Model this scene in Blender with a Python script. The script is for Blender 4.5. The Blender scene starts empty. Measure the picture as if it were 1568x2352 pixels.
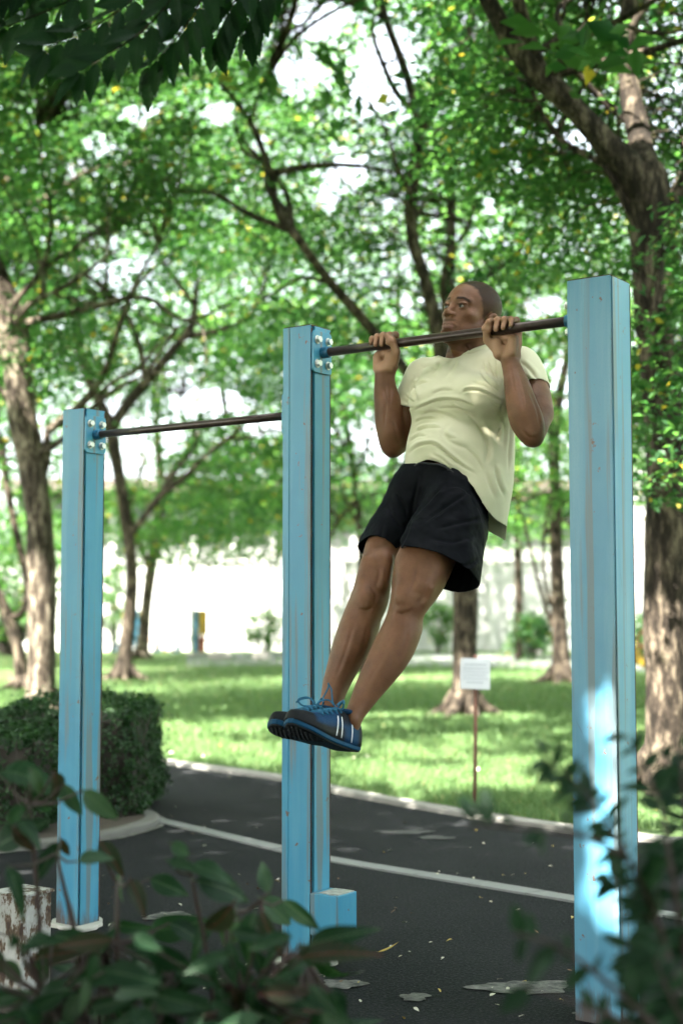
import bpy, bmesh, math, random
import numpy as np
from mathutils import Vector, Matrix

S = bpy.context.scene
COL = S.collection
R = math.radians
rng = np.random.default_rng(7)
random.seed(7)

# ---------------------------------------------------------------- camera
W, H = 1568.0, 2351.5            # photograph units used for measuring
FPX = 3267.0                     # 50 mm on a 36 mm tall frame
CAMZ = 1.044
PITCH = math.atan((1410.0 - H/2)/FPX)
cam_d = bpy.data.cameras.new('camera')
cam = bpy.data.objects.new('camera', cam_d)
COL.objects.link(cam)
cam.location = (0, 0, CAMZ)
cam.rotation_euler = (R(90)+PITCH, 0, 0)
cam_d.sensor_fit = 'VERTICAL'
cam_d.sensor_height = 36.0
cam_d.sensor_width = 24.0
cam_d.lens = 36.0*FPX/H
cam_d.clip_start = 0.05
cam_d.clip_end = 1500
cam_d.dof.use_dof = True
cam_d.dof.focus_distance = 4.05
cam_d.dof.aperture_fstop = 2.3
cam_d.dof.aperture_blades = 0
S.camera = cam

# ---------------------------------------------------------------- sky, sun, exposure
SUN_EL, SUN_AZ = R(52), R(215)   # azimuth clockwise from +Y: behind the camera, to its left
world = bpy.data.worlds.new('World')
S.world = world
world.use_nodes = True
wn = world.node_tree
for n in list(wn.nodes): wn.nodes.remove(n)
sky = wn.nodes.new('ShaderNodeTexSky')
sky.sky_type = 'NISHITA'
sky.sun_disc = False
sky.sun_elevation = SUN_EL
sky.sun_rotation = SUN_AZ
sky.air_density = 1.0
sky.dust_density = 4.0
sky.ozone_density = 1.0
bg = wn.nodes.new('ShaderNodeBackground')
bg.inputs['Strength'].default_value = 0.085
wo = wn.nodes.new('ShaderNodeOutputWorld')
hs = wn.nodes.new('ShaderNodeHueSaturation')     # hazy tropical sky: paler than a clear blue one
hs.inputs['Saturation'].default_value = .35
hs.inputs['Value'].default_value = 1.15
wn.links.new(sky.outputs[0], hs.inputs['Color'])
wn.links.new(hs.outputs[0], bg.inputs[0])
wn.links.new(bg.outputs[0], wo.inputs[0])

SUNV = Vector((math.sin(SUN_AZ)*math.cos(SUN_EL), math.cos(SUN_AZ)*math.cos(SUN_EL), math.sin(SUN_EL)))
sun_d = bpy.data.lights.new('sun', 'SUN')
sun_d.energy = 5.0
sun_d.angle = R(0.53)
sun_d.color = (1.0, 0.95, 0.86)
sun = bpy.data.objects.new('sun', sun_d)
COL.objects.link(sun)
sun.rotation_euler = SUNV.to_track_quat('Z', 'Y').to_euler()

S.view_settings.view_transform = 'Standard'
S.view_settings.look = 'None'
S.view_settings.exposure = 3.82
S.view_settings.gamma = 1.0
S.view_settings.use_curve_mapping = False
S.render.engine = 'CYCLES'
cy = S.cycles
cy.use_denoising = True
cy.use_adaptive_sampling = True
cy.adaptive_threshold = 0.02
cy.max_bounces = 8
cy.diffuse_bounces = 3
cy.glossy_bounces = 2
cy.transmission_bounces = 6
cy.transparent_max_bounces = 6
cy.sample_clamp_indirect = 6.0
cy.caustics_reflective = False
cy.caustics_refractive = False

# ---------------------------------------------------------------- helpers
cp, sp = math.cos(PITCH), math.sin(PITCH)
def P(px, py, d):
    """point seen at photograph position (px, py), d metres along the lens axis"""
    xc = (px-W/2)/FPX*d; yc = -(py-H/2)/FPX*d
    return np.array([xc, d*cp-yc*sp, CAMZ+d*sp+yc*cp])
def proj(p):
    p = np.asarray(p, float)
    x, y, z = p[..., 0], p[..., 1], p[..., 2]-CAMZ
    d = y*cp+z*sp; v = -y*sp+z*cp
    return np.stack([W/2+FPX*x/d, H/2-FPX*v/d, d], -1)
def ground(px, py, z=0.0):
    xc = (px-W/2)/FPX; yc = -(py-H/2)/FPX
    r = np.array([xc, cp-yc*sp, sp+yc*cp])
    t = (z-CAMZ)/r[2]
    return np.array([r[0]*t, r[1]*t, z])
def gdepth(py):
    return proj(ground(W/2, py))[2]
def unit(v):
    v = np.asarray(v, float); return v/np.linalg.norm(v)

def link_mesh(name, me, mats, parent=None, smooth=True):
    o = bpy.data.objects.new(name, me)
    COL.objects.link(o)
    if mats is not None:
        for m in (mats if isinstance(mats, (list, tuple)) else [mats]): me.materials.append(m)
    if parent is not None: o.parent = parent
    if smooth: me.shade_smooth()
    return o
def mesh_np(name, V, Fq, k=4):
    me = bpy.data.meshes.new(name)
    V = np.ascontiguousarray(V, np.float32); Fq = np.ascontiguousarray(Fq, np.int32)
    n = len(Fq)
    me.vertices.add(len(V)); me.vertices.foreach_set('co', V.ravel())
    me.loops.add(n*k); me.loops.foreach_set('vertex_index', Fq.ravel())
    me.polygons.add(n)
    me.polygons.foreach_set('loop_start', np.arange(0, n*k, k, dtype=np.int32))
    me.update(calc_edges=True); me.validate()
    return me
def mesh_py(name, verts, faces):
    me = bpy.data.meshes.new(name)
    me.from_pydata([tuple(v) for v in verts], [], faces)
    me.update()
    return me
def tag(o, label=None, cat=None, group=None, kind=None):
    if label: o['label'] = label
    if cat: o['category'] = cat
    if group: o['group'] = group
    if kind: o['kind'] = kind
    return o
def empty(name, loc=(0, 0, 0), rotz=0.0):
    o = bpy.data.objects.new(name, None)
    o.empty_display_size = 0.1
    o.location = loc; o.rotation_euler = (0, 0, rotz)
    COL.objects.link(o)
    return o
def adopt(child, parent):
    """parent a mesh whose vertices are in world coordinates to an Empty standing at its own place"""
    child.parent = parent
    child.matrix_parent_inverse = Matrix.LocRotScale(parent.location, parent.rotation_euler, None).inverted()
    return child

class MB:
    """collects simple shapes into one mesh"""
    def __init__(s): s.v = []; s.f = []
    def add(s, verts, faces):
        b = len(s.v); s.v += [tuple(map(float, v)) for v in verts]; s.f += [tuple(i+b for i in f) for f in faces]; return s
    def box(s, c, size, ax=None):
        c = np.array(c, float); h = np.array(size, float)/2
        ax = np.eye(3) if ax is None else np.array(ax, float)
        vs = [c+ax[0]*x*h[0]+ax[1]*y*h[1]+ax[2]*z*h[2] for x in (-1, 1) for y in (-1, 1) for z in (-1, 1)]
        fs = [(0, 1, 3, 2), (4, 6, 7, 5), (0, 4, 5, 1), (2, 3, 7, 6), (0, 2, 6, 4), (1, 5, 7, 3)]
        if np.linalg.det(ax) < 0: fs = [f[::-1] for f in fs]
        return s.add(vs, fs)
    def tube(s, pts, rad, n=8, cap=True, wob=0.0, rnd=None):
        pts = [np.array(p, float) for p in pts]
        rad = [rad]*len(pts) if np.isscalar(rad) else rad
        t0 = unit(pts[1]-pts[0]); a = np.array([0, 0, 1.0]) if abs(t0[2]) < .9 else np.array([1.0, 0, 0])
        x = unit(np.cross(t0, a)); rings = []
        for i, p in enumerate(pts):
            t = unit(pts[min(i+1, len(pts)-1)]-pts[max(i-1, 0)])
            x = unit(x-t*np.dot(x, t)); y = np.cross(t, x)
            ring = []
            for k in range(n):
                r = rad[i]
                if wob and rnd is not None: r *= 1+wob*rnd.uniform(-1, 1)
                an = 2*math.pi*k/n
                ring.append(p+(x*math.cos(an)+y*math.sin(an))*r)
            rings.append(ring)
        vs = [v for r_ in rings for v in r_]; fs = []
        for i in range(len(pts)-1):
            for k in range(n):
                fs.append((i*n+k, i*n+(k+1) % n, (i+1)*n+(k+1) % n, (i+1)*n+k))
        if cap:
            fs.append(tuple(range(n-1, -1, -1))); fs.append(tuple((len(pts)-1)*n+k for k in range(n)))
        return s.add(vs, fs)
    def prism(s, poly, z0, z1, base=(0, 0, 0), ax=None):
        """polygon (list of 2-D points, counter clockwise) swept from z0 to z1 along ax[2]"""
        ax = np.eye(3) if ax is None else np.array(ax, float); b = np.array(base, float); n = len(poly)
        vs = [b+ax[0]*x+ax[1]*y+ax[2]*z0 for x, y in poly]+[b+ax[0]*x+ax[1]*y+ax[2]*z1 for x, y in poly]
        fs = [tuple(range(n-1, -1, -1)), tuple(range(n, 2*n))]+[(i, (i+1) % n, n+(i+1) % n, n+i) for i in range(n)]
        if np.linalg.det(ax) < 0: fs = [f[::-1] for f in fs]
        return s.add(vs, fs)
    def build(s, name, mat, parent=None, smooth=False, bevel=0.0, seg=2):
        me = mesh_py(name, s.v, s.f)
        o = link_mesh(name, me, mat, None, smooth)
        if parent is not None: adopt(o, parent)
        if bevel:
            m = o.modifiers.new('bevel', 'BEVEL'); m.width = bevel; m.segments = seg; m.limit_method = 'ANGLE'; m.angle_limit = R(40)
        return o

def catmull(pts, n=4):
    pts = np.array(pts, float); out = []
    ext = np.vstack([2*pts[0]-pts[1], pts, 2*pts[-1]-pts[-2]])
    for i in range(1, len(ext)-2):
        p0, p1, p2, p3 = ext[i-1:i+3]
        for k in range(n):
            t = k/n
            out.append(.5*((2*p1)+(-p0+p2)*t+(2*p0-5*p1+4*p2-p3)*t*t+(-p0+3*p1-3*p2+p3)*t**3))
    out.append(pts[-1])
    return np.array(out)

# ---------------------------------------------------------------- material helpers
def new_mat(name):
    m = bpy.data.materials.new(name); m.use_nodes = True
    nt = m.node_tree; b = nt.nodes['Principled BSDF']
    return m, nt, b
def N(nt, typ, **kw):
    n = nt.nodes.new(typ)
    for k, v in kw.items():
        if k in n.inputs: n.inputs[k].default_value = v
        else: setattr(n, k, v)
    return n
def coords(nt, scale=(1, 1, 1), which='Object'):
    tc = N(nt, 'ShaderNodeTexCoord'); mp = N(nt, 'ShaderNodeMapping')
    mp.inputs['Scale'].default_value = scale
    nt.links.new(tc.outputs[which], mp.inputs['Vector'])
    return mp.outputs[0]
def noise(nt, vec, scale, detail=4.0, rough=.55):
    n = N(nt, 'ShaderNodeTexNoise', Scale=scale, Detail=detail, Roughness=rough)
    nt.links.new(vec, n.inputs['Vector'])
    return n.outputs['Fac']
def ramp(nt, fac, stops):
    r = N(nt, 'ShaderNodeValToRGB')
    el = r.color_ramp.elements
    while len(el) < len(stops): el.new(.5)
    for e, (p, c) in zip(el, stops):
        e.position = p
        e.color = (c, c, c, 1) if np.isscalar(c) else (*c, 1)
    nt.links.new(fac, r.inputs['Fac'])
    return r.outputs['Color']
def mixc(nt, fac, a, b, blend='MIX'):
    m = N(nt, 'ShaderNodeMix', data_type='RGBA', blend_type=blend)
    for sock, v in ((m.inputs['Factor'], fac), (m.inputs['A'], a), (m.inputs['B'], b)):
        pass
    def put(s_, v):
        if isinstance(v, (int, float)): s_.default_value = v
        elif isinstance(v, tuple): s_.default_value = (*v, 1)
        else: nt.links.new(v, s_)
    put(m.inputs[0], fac); put(m.inputs[6], a); put(m.inputs[7], b)
    return m.outputs[2]
def bump(nt, b, height, strength=.3, dist=.01):
    n = N(nt, 'ShaderNodeBump', Strength=strength, Distance=dist)
    nt.links.new(height, n.inputs['Height']); nt.links.new(n.outputs[0], b.inputs['Normal'])
    return n
def simple_mat(name, col, rough=.6, var=.15, scale=30.0, metal=0.0, bmp=0.1):
    m, nt, b = new_mat(name)
    v = coords(nt)
    f = noise(nt, v, scale)
    c = mixc(nt, f, tuple(x*(1-var) for x in col), tuple(min(1, x*(1+var)) for x in col))
    nt.links.new(c, b.inputs['Base Color'])
    b.inputs['Roughness'].default_value = rough
    b.inputs['Metallic'].default_value = metal
    if bmp: bump(nt, b, f, bmp, .004)
    return m
# ---------------------------------------------------------------- where the pull-up frame stands
UA = R(35)
U = np.array([math.cos(UA), -math.sin(UA), 0.0])      # along the bars, towards the right post
VV = np.array([math.sin(UA), math.cos(UA), 0.0])      # across the bars, away from the camera
FW = -VV                                              # the way the man faces
UZ = np.array([0, 0, 1.0])
BAR2 = P(758, 808, 4.32)                              # a point on the high bar's axis
def along(base, px):
    """point of the line base + t*U whose picture is px wide of the left edge"""
    k = (px-W/2)/FPX
    # x = k*d, d = y*cp + (z-CAMZ)*sp
    b = base
    d0 = b[1]*cp+(b[2]-CAMZ)*sp; dd = U[1]*cp
    t = (k*d0-b[0])/(U[0]-k*dd)
    return b+U*t
# ================================================================ ground, path, lawn
def px_line(pts, n=4):
    return catmull([ground(x, y) for x, y in pts], n)
def ribbon(line, off0, off1, z0, z1=None):
    """strip following a ground polyline, between two sideways offsets (left of travel is positive)"""
    v = []; f = []
    for i, p in enumerate(line):
        t = unit((line[min(i+1, len(line)-1)]-line[max(i-1, 0)])[:2]); nrm = np.array([-t[1], t[0], 0])
        for o in (off0, off1): v.append(p+nrm*o+UZ*z0)
        if z1 is not None:
            for o in (off0, off1): v.append(p+nrm*o+UZ*z1)
    k = 2 if z1 is None else 4
    for i in range(len(line)-1):
        a = i*k; b = a+k
        if z1 is None: f.append((a, b, b+1, a+1))
        else: f += [(a+2, b+2, b+3, a+3), (a, a+2, a+3, a+1)[:0] or (a, b, b+2, a+2), (a+1, a+3, b+3, b+1)]
    if k == 4:
        e = (len(line)-1)*4
        f += [(0, 2, 3, 1), (e, e+1, e+3, e+2)]
    return v, f
def fix(o):
    bm = bmesh.new(); bm.from_mesh(o.data); bmesh.ops.recalc_face_normals(bm, faces=bm.faces); bm.to_mesh(o.data); bm.free(); return o

def soil_mat():
    m, nt, b = new_mat('lawn_soil'); v = coords(nt)
    n1 = noise(nt, v, .55, 5, .6); n2 = noise(nt, v, 9, 4, .65)
    c = mixc(nt, ramp(nt, n2, [(.3, 0.0), (.7, 1.0)]), (.050, .090, .032), (.095, .140, .058))
    c = mixc(nt, ramp(nt, n1, [(.50, 0.0), (.72, .65)]), c, (.16, .13, .075))
    nt.links.new(c, b.inputs['Base Color']); b.inputs['Roughness'].default_value = .95; b.inputs['Specular IOR Level'].default_value = .1
    bump(nt, b, noise(nt, v, 26, 4, .7), .8, .05)
    return m
def asphalt_mat():
    m, nt, b = new_mat('asphalt'); v = coords(nt)
    n1 = noise(nt, v, 1.3, 5, .6); n2 = noise(nt, v, 105, 4, .75)
    vo = N(nt, 'ShaderNodeTexVoronoi', Scale=95.0); nt.links.new(v, vo.inputs['Vector'])
    c = mixc(nt, ramp(nt, n1, [(.35, 0.0), (.7, 1.0)]), (.0075, .0086, .0098), (.0145, .0154, .0166))
    c = mixc(nt, ramp(nt, n2, [(.50, 0.0), (.70, .85)]), c, (.052, .053, .055))
    c = mixc(nt, ramp(nt, noise(nt, v, 6, 4, .7), [(.66, 0.0), (.76, .30)]), c, (.07, .068, .06))
    nt.links.new(c, b.inputs['Base Color']); b.inputs['Roughness'].default_value = .9; b.inputs['Specular IOR Level'].default_value = .08
    ad = N(nt, 'ShaderNodeMath', operation='MULTIPLY_ADD'); nt.links.new(vo.outputs['Distance'], ad.inputs[0]); ad.inputs[1].default_value = .8; nt.links.new(n2, ad.inputs[2])
    bump(nt, b, ad.outputs[0], .7, .006)
    return m
M_SOIL, M_ASPH = soil_mat(), asphalt_mat()
M_KERB = simple_mat('kerb_concrete', (.19, .185, .165), .9, .25, 8, 0, .3)
M_WHITE = simple_mat('line_white', (.16, .165, .16), .85, .22, 20, 0, .3)

g = 400
lawn = link_mesh('ground', mesh_py('ground', [(-g, -60, -.03), (g, -60, -.03), (g, 700, -.03), (-g, 700, -.03)], [(0, 1, 2, 3)]), M_SOIL, None, False)
tag(lawn, kind='structure')
KERB = px_line([(-500, 1655), (-150, 1683), (100, 1715), (325, 1749), (640, 1793), (765, 1822), (1000, 1866), (1310, 1914), (1568, 1946), (1900, 1982), (2600, 2040)])
# asphalt from the near edge up to the kerb
v = [tuple(p+UZ*0) for p in KERB]; nK = len(v)
v += [(p[0]*1.0, -8.0, 0) for p in KERB]
f = [(i, i+1, nK+i+1, nK+i) for i in range(nK-1)]
path = fix(link_mesh('path', mesh_py('path', v, f), M_ASPH, None, False)); tag(path, kind='structure')
if path.data.polygons[0].normal.z < 0: path.data.flip_normals()
v, f = ribbon(KERB, 0.0, .10, -.03, .028)
kerb = fix(link_mesh('kerb', mesh_py('kerb', v, f), M_KERB, None, False)); tag(kerb, kind='structure')
bv = kerb.modifiers.new('bevel', 'BEVEL'); bv.width = .008; bv.segments = 2
# pale line of flat pavers across the path
LINE = px_line([(318, 1874), (480, 1912), (640, 1950), (760, 1975), (1000, 2015), (1310, 2066), (1568, 2108), (1800, 2142)], 30)
seglen = np.concatenate([[0], np.cumsum(np.linalg.norm(np.diff(LINE, axis=0), axis=1))])
at_s = lambda s_: np.array([np.interp(s_, seglen, LINE[:, i]) for i in range(3)])
s_ = 0.0; rr = random.Random(3); paver = None
while s_ < seglen[-1]-.3:
    ln = rr.uniform(.24, .30)
    a, b_ = at_s(s_), at_s(s_+ln); t = unit(b_-a); nn = np.array([-t[1], t[0], 0])
    mid = (a+b_)/2; half = np.linalg.norm(b_-a)/2-rr.uniform(.002, .005)
    if paver is None:
        mb = MB(); sk = .018
        mb.add([(-1, -.042, -.02), (1, -.042, -.02), (1, .042, -.02), (-1, .042, -.02), (-1-sk*6, -.042, .0), (1-sk*6, -.042, 0), (1+sk*6, .042, 0), (-1+sk*6, .042, 0)],
               [(0, 3, 2, 1), (4, 5, 6, 7), (0, 1, 5, 4), (1, 2, 6, 5), (2, 3, 7, 6), (3, 0, 4, 7)])
        paver = mb.build('line_paver', M_WHITE); o = paver
    else:
        o = paver.copy(); COL.objects.link(o)
    o.parent = path
    o.location = (mid[0], mid[1], .007+rr.uniform(-.001, .002)); o.scale = (half, rr.uniform(.95, 1.05), 1)
    o.rotation_euler = (rr.uniform(-.01, .01), 0, math.atan2(t[1], t[0])+rr.uniform(-.01, .01))
    s_ += ln
# worn pale patches on the path
def patch(px, py, rx, ry, seed, name='worn_patch', mat=None):
    c = ground(px, py); e = ground(px+rx, py); e2 = ground(px, py+ry)
    sx = abs(e[0]-c[0]); sy = abs(e2[1]-c[1])
    rr = random.Random(seed); n = 44
    ph = [rr.uniform(0, 6.28) for _ in range(5)]
    pts = []
    for i in range(n):
        a = 2*math.pi*i/n
        r = 1+.10*math.sin(2*a+ph[0])+.12*math.sin(3*a+ph[1])+.09*math.sin(5*a+ph[2])+.07*math.sin(8*a+ph[3])+rr.uniform(-.05, .05)
        pts.append((c[0]+sx*r*math.cos(a), c[1]+sy*r*math.sin(a), .004))
    o = link_mesh(name, mesh_py(name, pts, [tuple(range(n))]), mat or M_WORN, path, False)
    if o.data.polygons[0].normal.z < 0: o.data.flip_normals()
    return o
def worn_mat():
    m, nt, b = new_mat('worn_concrete'); v = coords(nt)
    c = ramp(nt, noise(nt, v, 26, 5, .7), [(.36, (.018, .018, .018)), (.5, (.085, .08, .074)), (.72, (.17, .16, .148))])
    nt.links.new(c, b.inputs['Base Color']); b.inputs['Roughness'].default_value = .9
    bump(nt, b, noise(nt, v, 60, 4), .5, .006)
    return m
M_WORN = worn_mat()
for a in ((1200, 2270, 106, 17, 1), (952, 2292, 34, 9, 2), (392, 2106, 50, 11, 3), (790, 2262, 46, 11, 4), (1490, 2140, 40, 6, 5), (1375, 2330, 60, 12, 6)): patch(*a)
M_FADE = simple_mat('faded_asphalt', (.034, .034, .033), .9, .3, 30)
for a in ((930, 1912, 60, 5, 8), (1000, 1925, 40, 4, 9)): patch(*a, mat=M_FADE)

# planting bed with a rounded pale kerb, at the left
BED = px_line([(-420, 1985), (-100, 1962), (120, 1943), (230, 1927), (300, 1911), (342, 1896), (346, 1883), (318, 1873), (240, 1862), (100, 1846), (-150, 1820), (-500, 1790)], 6)
v, f = ribbon(BED, -.04, .04, -.02, .035)
bk = fix(link_mesh('bed_kerb', mesh_py('bed_kerb', v, f), simple_mat('bed_kerb_concrete', (.12, .117, .105), .9, .3, 9, 0, .3), None, False)); tag(bk, kind='structure')
bv = bk.modifiers.new('bevel', 'BEVEL'); bv.width = .012; bv.segments = 2
v, f = ribbon(BED[:int(len(BED)*.66)], -.08, -.04, .004)
ap = link_mesh('bed_apron', mesh_py('bed_apron', v, f), M_WORN, None, False); tag(ap, kind='structure')
if ap.data.polygons[0].normal.z < 0: ap.data.flip_normals()
M_EARTH = simple_mat('bed_earth', (.055, .042, .030), .95, .5, 24, 0, .8)
bed = link_mesh('bed_soil', mesh_py('bed_soil', [tuple(p+UZ*.03) for p in BED], [tuple(range(len(BED)))]), M_EARTH, None, False); tag(bed, kind='structure')
if bed.data.polygons[0].normal.z < 0: bed.data.flip_normals()
# grey path far across the lawn
far = link_mesh('far_path', mesh_py('far_path', [tuple(ground(x, y)+UZ*-.02) for x, y in ((430, 1527), (700, 1524), (1100, 1528), (1700, 1545), (1700, 1512), (1100, 1500), (700, 1497), (430, 1500))], [tuple(range(8))]), simple_mat('far_asphalt', (.09, .09, .095), .9, .2, 2), None, False)
if far.data.polygons[0].normal.z < 0: far.data.flip_normals()
tag(far, kind='structure')

# grass blades
def grass_mesh(n, dlo, dhi, hlo, hhi, seed, wid):
    r = np.random.default_rng(seed)
    k = 1/dhi+(1/dlo-1/dhi)*r.random(n*2); d = 1/k                  # more, nearer the camera
    px = r.uniform(-120, 1700, n*2); X = (px-W/2)/FPX*d; Y = d
    ky = np.interp(X, KERB[:, 0], KERB[:, 1])
    ok = (Y > ky+.14); X, Y = X[ok][:n], Y[ok][:n]; n = len(X)
    dist = Y-np.interp(X, KERB[:, 0], KERB[:, 1])
    h = r.uniform(hlo, hhi, n)*(1+.8*np.exp(-dist/.8)); a = r.uniform(0, 6.28, n); lean = r.uniform(.1, .9, n)*h
    la = r.uniform(0, 6.28, n); w = r.uniform(.6, 1.2, n)*wid
    bx, by = np.cos(a)*w, np.sin(a)*w; lx, ly = np.cos(la)*lean, np.sin(la)*lean
    z0 = -.03
    V = np.stack([np.stack([X-bx, Y-by, np.full(n, z0)], 1), np.stack([X+bx, Y+by, np.full(n, z0)], 1),
                  np.stack([X+bx*.7+lx*.4, Y+by*.7+ly*.4, z0+h*.6], 1), np.stack([X-bx*.7+lx*.4, Y-by*.7+ly*.4, z0+h*.6], 1),
                  np.stack([X+lx, Y+ly, z0+h], 1)], 1)
    b = np.arange(n)[:, None]*5
    T = np.concatenate([b+np.array([[0, 1, 2]]), b+np.array([[0, 2, 3]]), b+np.array([[3, 2, 4]])])
    return V.reshape(-1, 3), T
def leaf_mat(name, dark, light, trans, spec=.35, rough=.45, tw=.45, warm=None):
    m, nt, b = new_mat(name)
    ge = N(nt, 'ShaderNodeNewGeometry')
    c = ramp(nt, ge.outputs['Random Per Island'], [(0.0, dark), (.75, light), (.97, light if warm is None else light), (1.0, light if warm is None else warm)])
    nt.links.new(c, b.inputs['Base Color']); b.inputs['Roughness'].default_value = rough; b.inputs['Specular IOR Level'].default_value = spec
    tr = N(nt, 'ShaderNodeBsdfTranslucent')
    tcx = mixc(nt, 1.0, c, trans, 'MULTIPLY'); nt.links.new(tcx, tr.inputs['Color'])
    mx = N(nt, 'ShaderNodeMixShader'); mx.inputs[0].default_value = tw
    nt.links.new(b.outputs[0], mx.inputs[1]); nt.links.new(tr.outputs[0], mx.inputs[2])
    nt.links.new(mx.outputs[0], nt.nodes['Material Output'].inputs['Surface'])
    return m
M_GRASS = leaf_mat('grass_blade', (.060, .115, .045), (.105, .172, .062), (1.4, 1.5, .8), .2, .6, .35, (.25, .21, .10))
V, T = grass_mesh(75000, 7.2, 15, .03, .065, 5, .0035)
V2, T2 = grass_mesh(60000, 12, 40, .04, .08, 6, .009)
go = link_mesh('grass', mesh_np('grass', np.vstack([V, V2]), np.vstack([T, T2+len(V)]), 3), M_GRASS, None, False)
tag(go, 'short green grass covering the lawn behind the path', 'grass', kind='stuff')

# ---------------------------------------------------------------- far buildings
def far_box(name, px0, px1, pyt, d, thick, mat, parent=None, pyb=None, zb=-.03):
    a = P(px0, pyt, d); b = P(px1, pyt, d)
    z1 = a[2]; z0 = zb if pyb is None else P(px0, pyb, d)[2]
    mb = MB(); mb.box(((a[0]+b[0])/2, a[1]+thick/2, (z0+z1)/2), (abs(b[0]-a[0]), thick, z1-z0))
    return mb.build(name, mat)
M_WALL = simple_mat('wall_white', (.34, .34, .33), .85, .05, 2, 0, .1)
M_FAC = simple_mat('facade_grey', (.17, .17, .165), .85, .08, 1.5, 0, .1)
M_ROOF = simple_mat('roof_brown', (.06, .045, .036), .8, .2, 3)
M_DARK = simple_mat('window_dark', (.05, .06, .07), .15, .2, 3, 0, 0)
M_RED = simple_mat('red_paint', (.20, .018, .016), .6, .1, 3)
def wall_thing():
    d = 42.0
    o = empty('boundary_wall', tuple(flat_(P(700, 1490, d))))
    w = far_box('wall', -4200, 1440, 1292, d, .25, M_WALL); adopt(w, o)
    c = far_box('coping', -4205, 1445, 1284, d-.05, .36, M_WALL, None, 1292.5); adopt(c, o)
    n = 0
    for x in range(-3988, 1440, 176):
        q = far_box('pier', x, x+26, 1288, d-.12, .12, M_WALL, None); adopt(q, o)
    tag(o, 'long white boundary wall, blinding in the sun, at the far end of the lawn', 'wall')
flat_ = lambda c: np.array([c[0], c[1], 0.0])
wall_thing()
def pavilion():
    d = 50.0
    o = empty('low_building', tuple(flat_(P(700, 1490, d))))
    adopt(far_box('wall', 40, 1400, 1128, d, 6, M_FAC), o)
    adopt(far_box('roof', 0, 1440, 1100, d-1.2, 8.5, M_ROOF, None, 1127), o)
    adopt(far_box('beam', 40, 1400, 1196, d-.12, .12, M_ROOF, None, 1210), o)
    for x in range(70, 1380, 92):
        adopt(far_box('pilaster', x, x+14, 1129, d-.25, .25, M_WALL), o)
        f = far_box('window', x+26, x+80, 1146, d-.06, .06, M_WALL, None, 1190); adopt(f, o)
        for k in range(2):
            pn = far_box('pane', x+30+25*k, x+51+25*k, 1150, d-.09, .03, M_DARK, None, 1186); pn.parent = f
    tag(o, 'long low grey building with a brown roof edge behind the white wall', 'building')
pavilion()
def tower():
    d = 47.0
    o = empty('banded_building', tuple(flat_(P(1600, 1490, d))))
    adopt(far_box('wall', 1440, 2300, 900, d, 8, M_FAC), o)
    for yt, yb, m, nm in ((1178, 1192, M_WALL, 'band'), (1232, 1262, M_RED, 'red_band'), (1262.5, 1275, M_WALL, 'band'), (1352, 1372, M_WALL, 'band'), (1080, 1094, M_WALL, 'band')):
        adopt(far_box(nm, 1436, 2304, yt, d-.3, .3, m, None, yb), o)
    for x in range(1448, 2270, 60):
        for yt, yb in ((1196, 1228), (1290, 1345), (1110, 1170)):
            f = far_box('window', x, x+44, yt, d-.08, .08, M_WALL, None, yb); adopt(f, o)
            for k in range(2):
                pn = far_box('pane', x+3+20*k, x+21+20*k, yt+4, d-.11, .03, M_DARK, None, yb-4); pn.parent = f
    tag(o, 'pale building with a red band and white bands, right of the right post', 'building')
tower()
def unit_rows(a): return a/np.linalg.norm(a, axis=1)[:, None]
def value_noise(V, scale, seed):
    r = np.random.default_rng(seed); T = r.random((32, 32, 32)).astype(np.float32)
    q = V*scale+100; i = np.floor(q).astype(int); f = q-i; f = f*f*(3-2*f); i %= 31
    out = 0
    for a in (0, 1):
        for b in (0, 1):
            for c in (0, 1):
                w = (f[:, 0] if a else 1-f[:, 0])*(f[:, 1] if b else 1-f[:, 1])*(f[:, 2] if c else 1-f[:, 2])
                out = out+w*T[i[:, 0]+a, i[:, 1]+b, i[:, 2]+c]
    return out-.5

# ================================================================ trees
def bark_mat(name, dark, mid, light, sc=1.0):
    m, nt, b = new_mat(name); v = coords(nt, (1, 1, .30))
    n1 = noise(nt, v, 19*sc, 6, .72); n2 = noise(nt, coords(nt, (1, 1, .5)), 4.5*sc, 4, .65)
    c = ramp(nt, n1, [(.40, dark), (.50, mid), (.60, light)])
    c = mixc(nt, ramp(nt, n2, [(.45, 0.0), (.6, .7)]), c, dark)
    nt.links.new(c, b.inputs['Base Color']); b.inputs['Roughness'].default_value = .92; b.inputs['Specular IOR Level'].default_value = .15
    bump(nt, b, n1, 1.0, .03)
    return m
M_BARK = bark_mat('bark', (.009, .007, .005), (.034, .026, .019), (.13, .105, .075))
M_BARKP = bark_mat('bark_pale', (.016, .012, .009), (.075, .060, .043), (.24, .205, .155))

def limb_mesh(mb, pts, rad, rnd, n=12, lump=.09):
    pts = np.array(pts)
    a = catmull(np.hstack([pts, np.array(rad)[:, None]]), 5)
    P_, r_ = a[:, :3], a[:, 3]
    b0 = len(mb.v)
    mb.tube(list(P_), list(r_), n)
    # uneven trunk
    ph = [rnd.uniform(0, 6.28) for _ in range(6)]
    for i in range(len(P_)):
        for k in range(n):
            v = np.array(mb.v[b0+i*n+k]); an = 2*math.pi*k/n
            w = 1+lump*(math.sin(3*an+ph[0]+i*.25)*.5+math.sin(2*an+ph[1]-i*.4)*.5+math.sin(5*an+ph[2]+i*.9)*.35)+rnd.uniform(-.03, .03)
            mb.v[b0+i*n+k] = tuple(P_[i]+(v-P_[i])*w)

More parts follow.
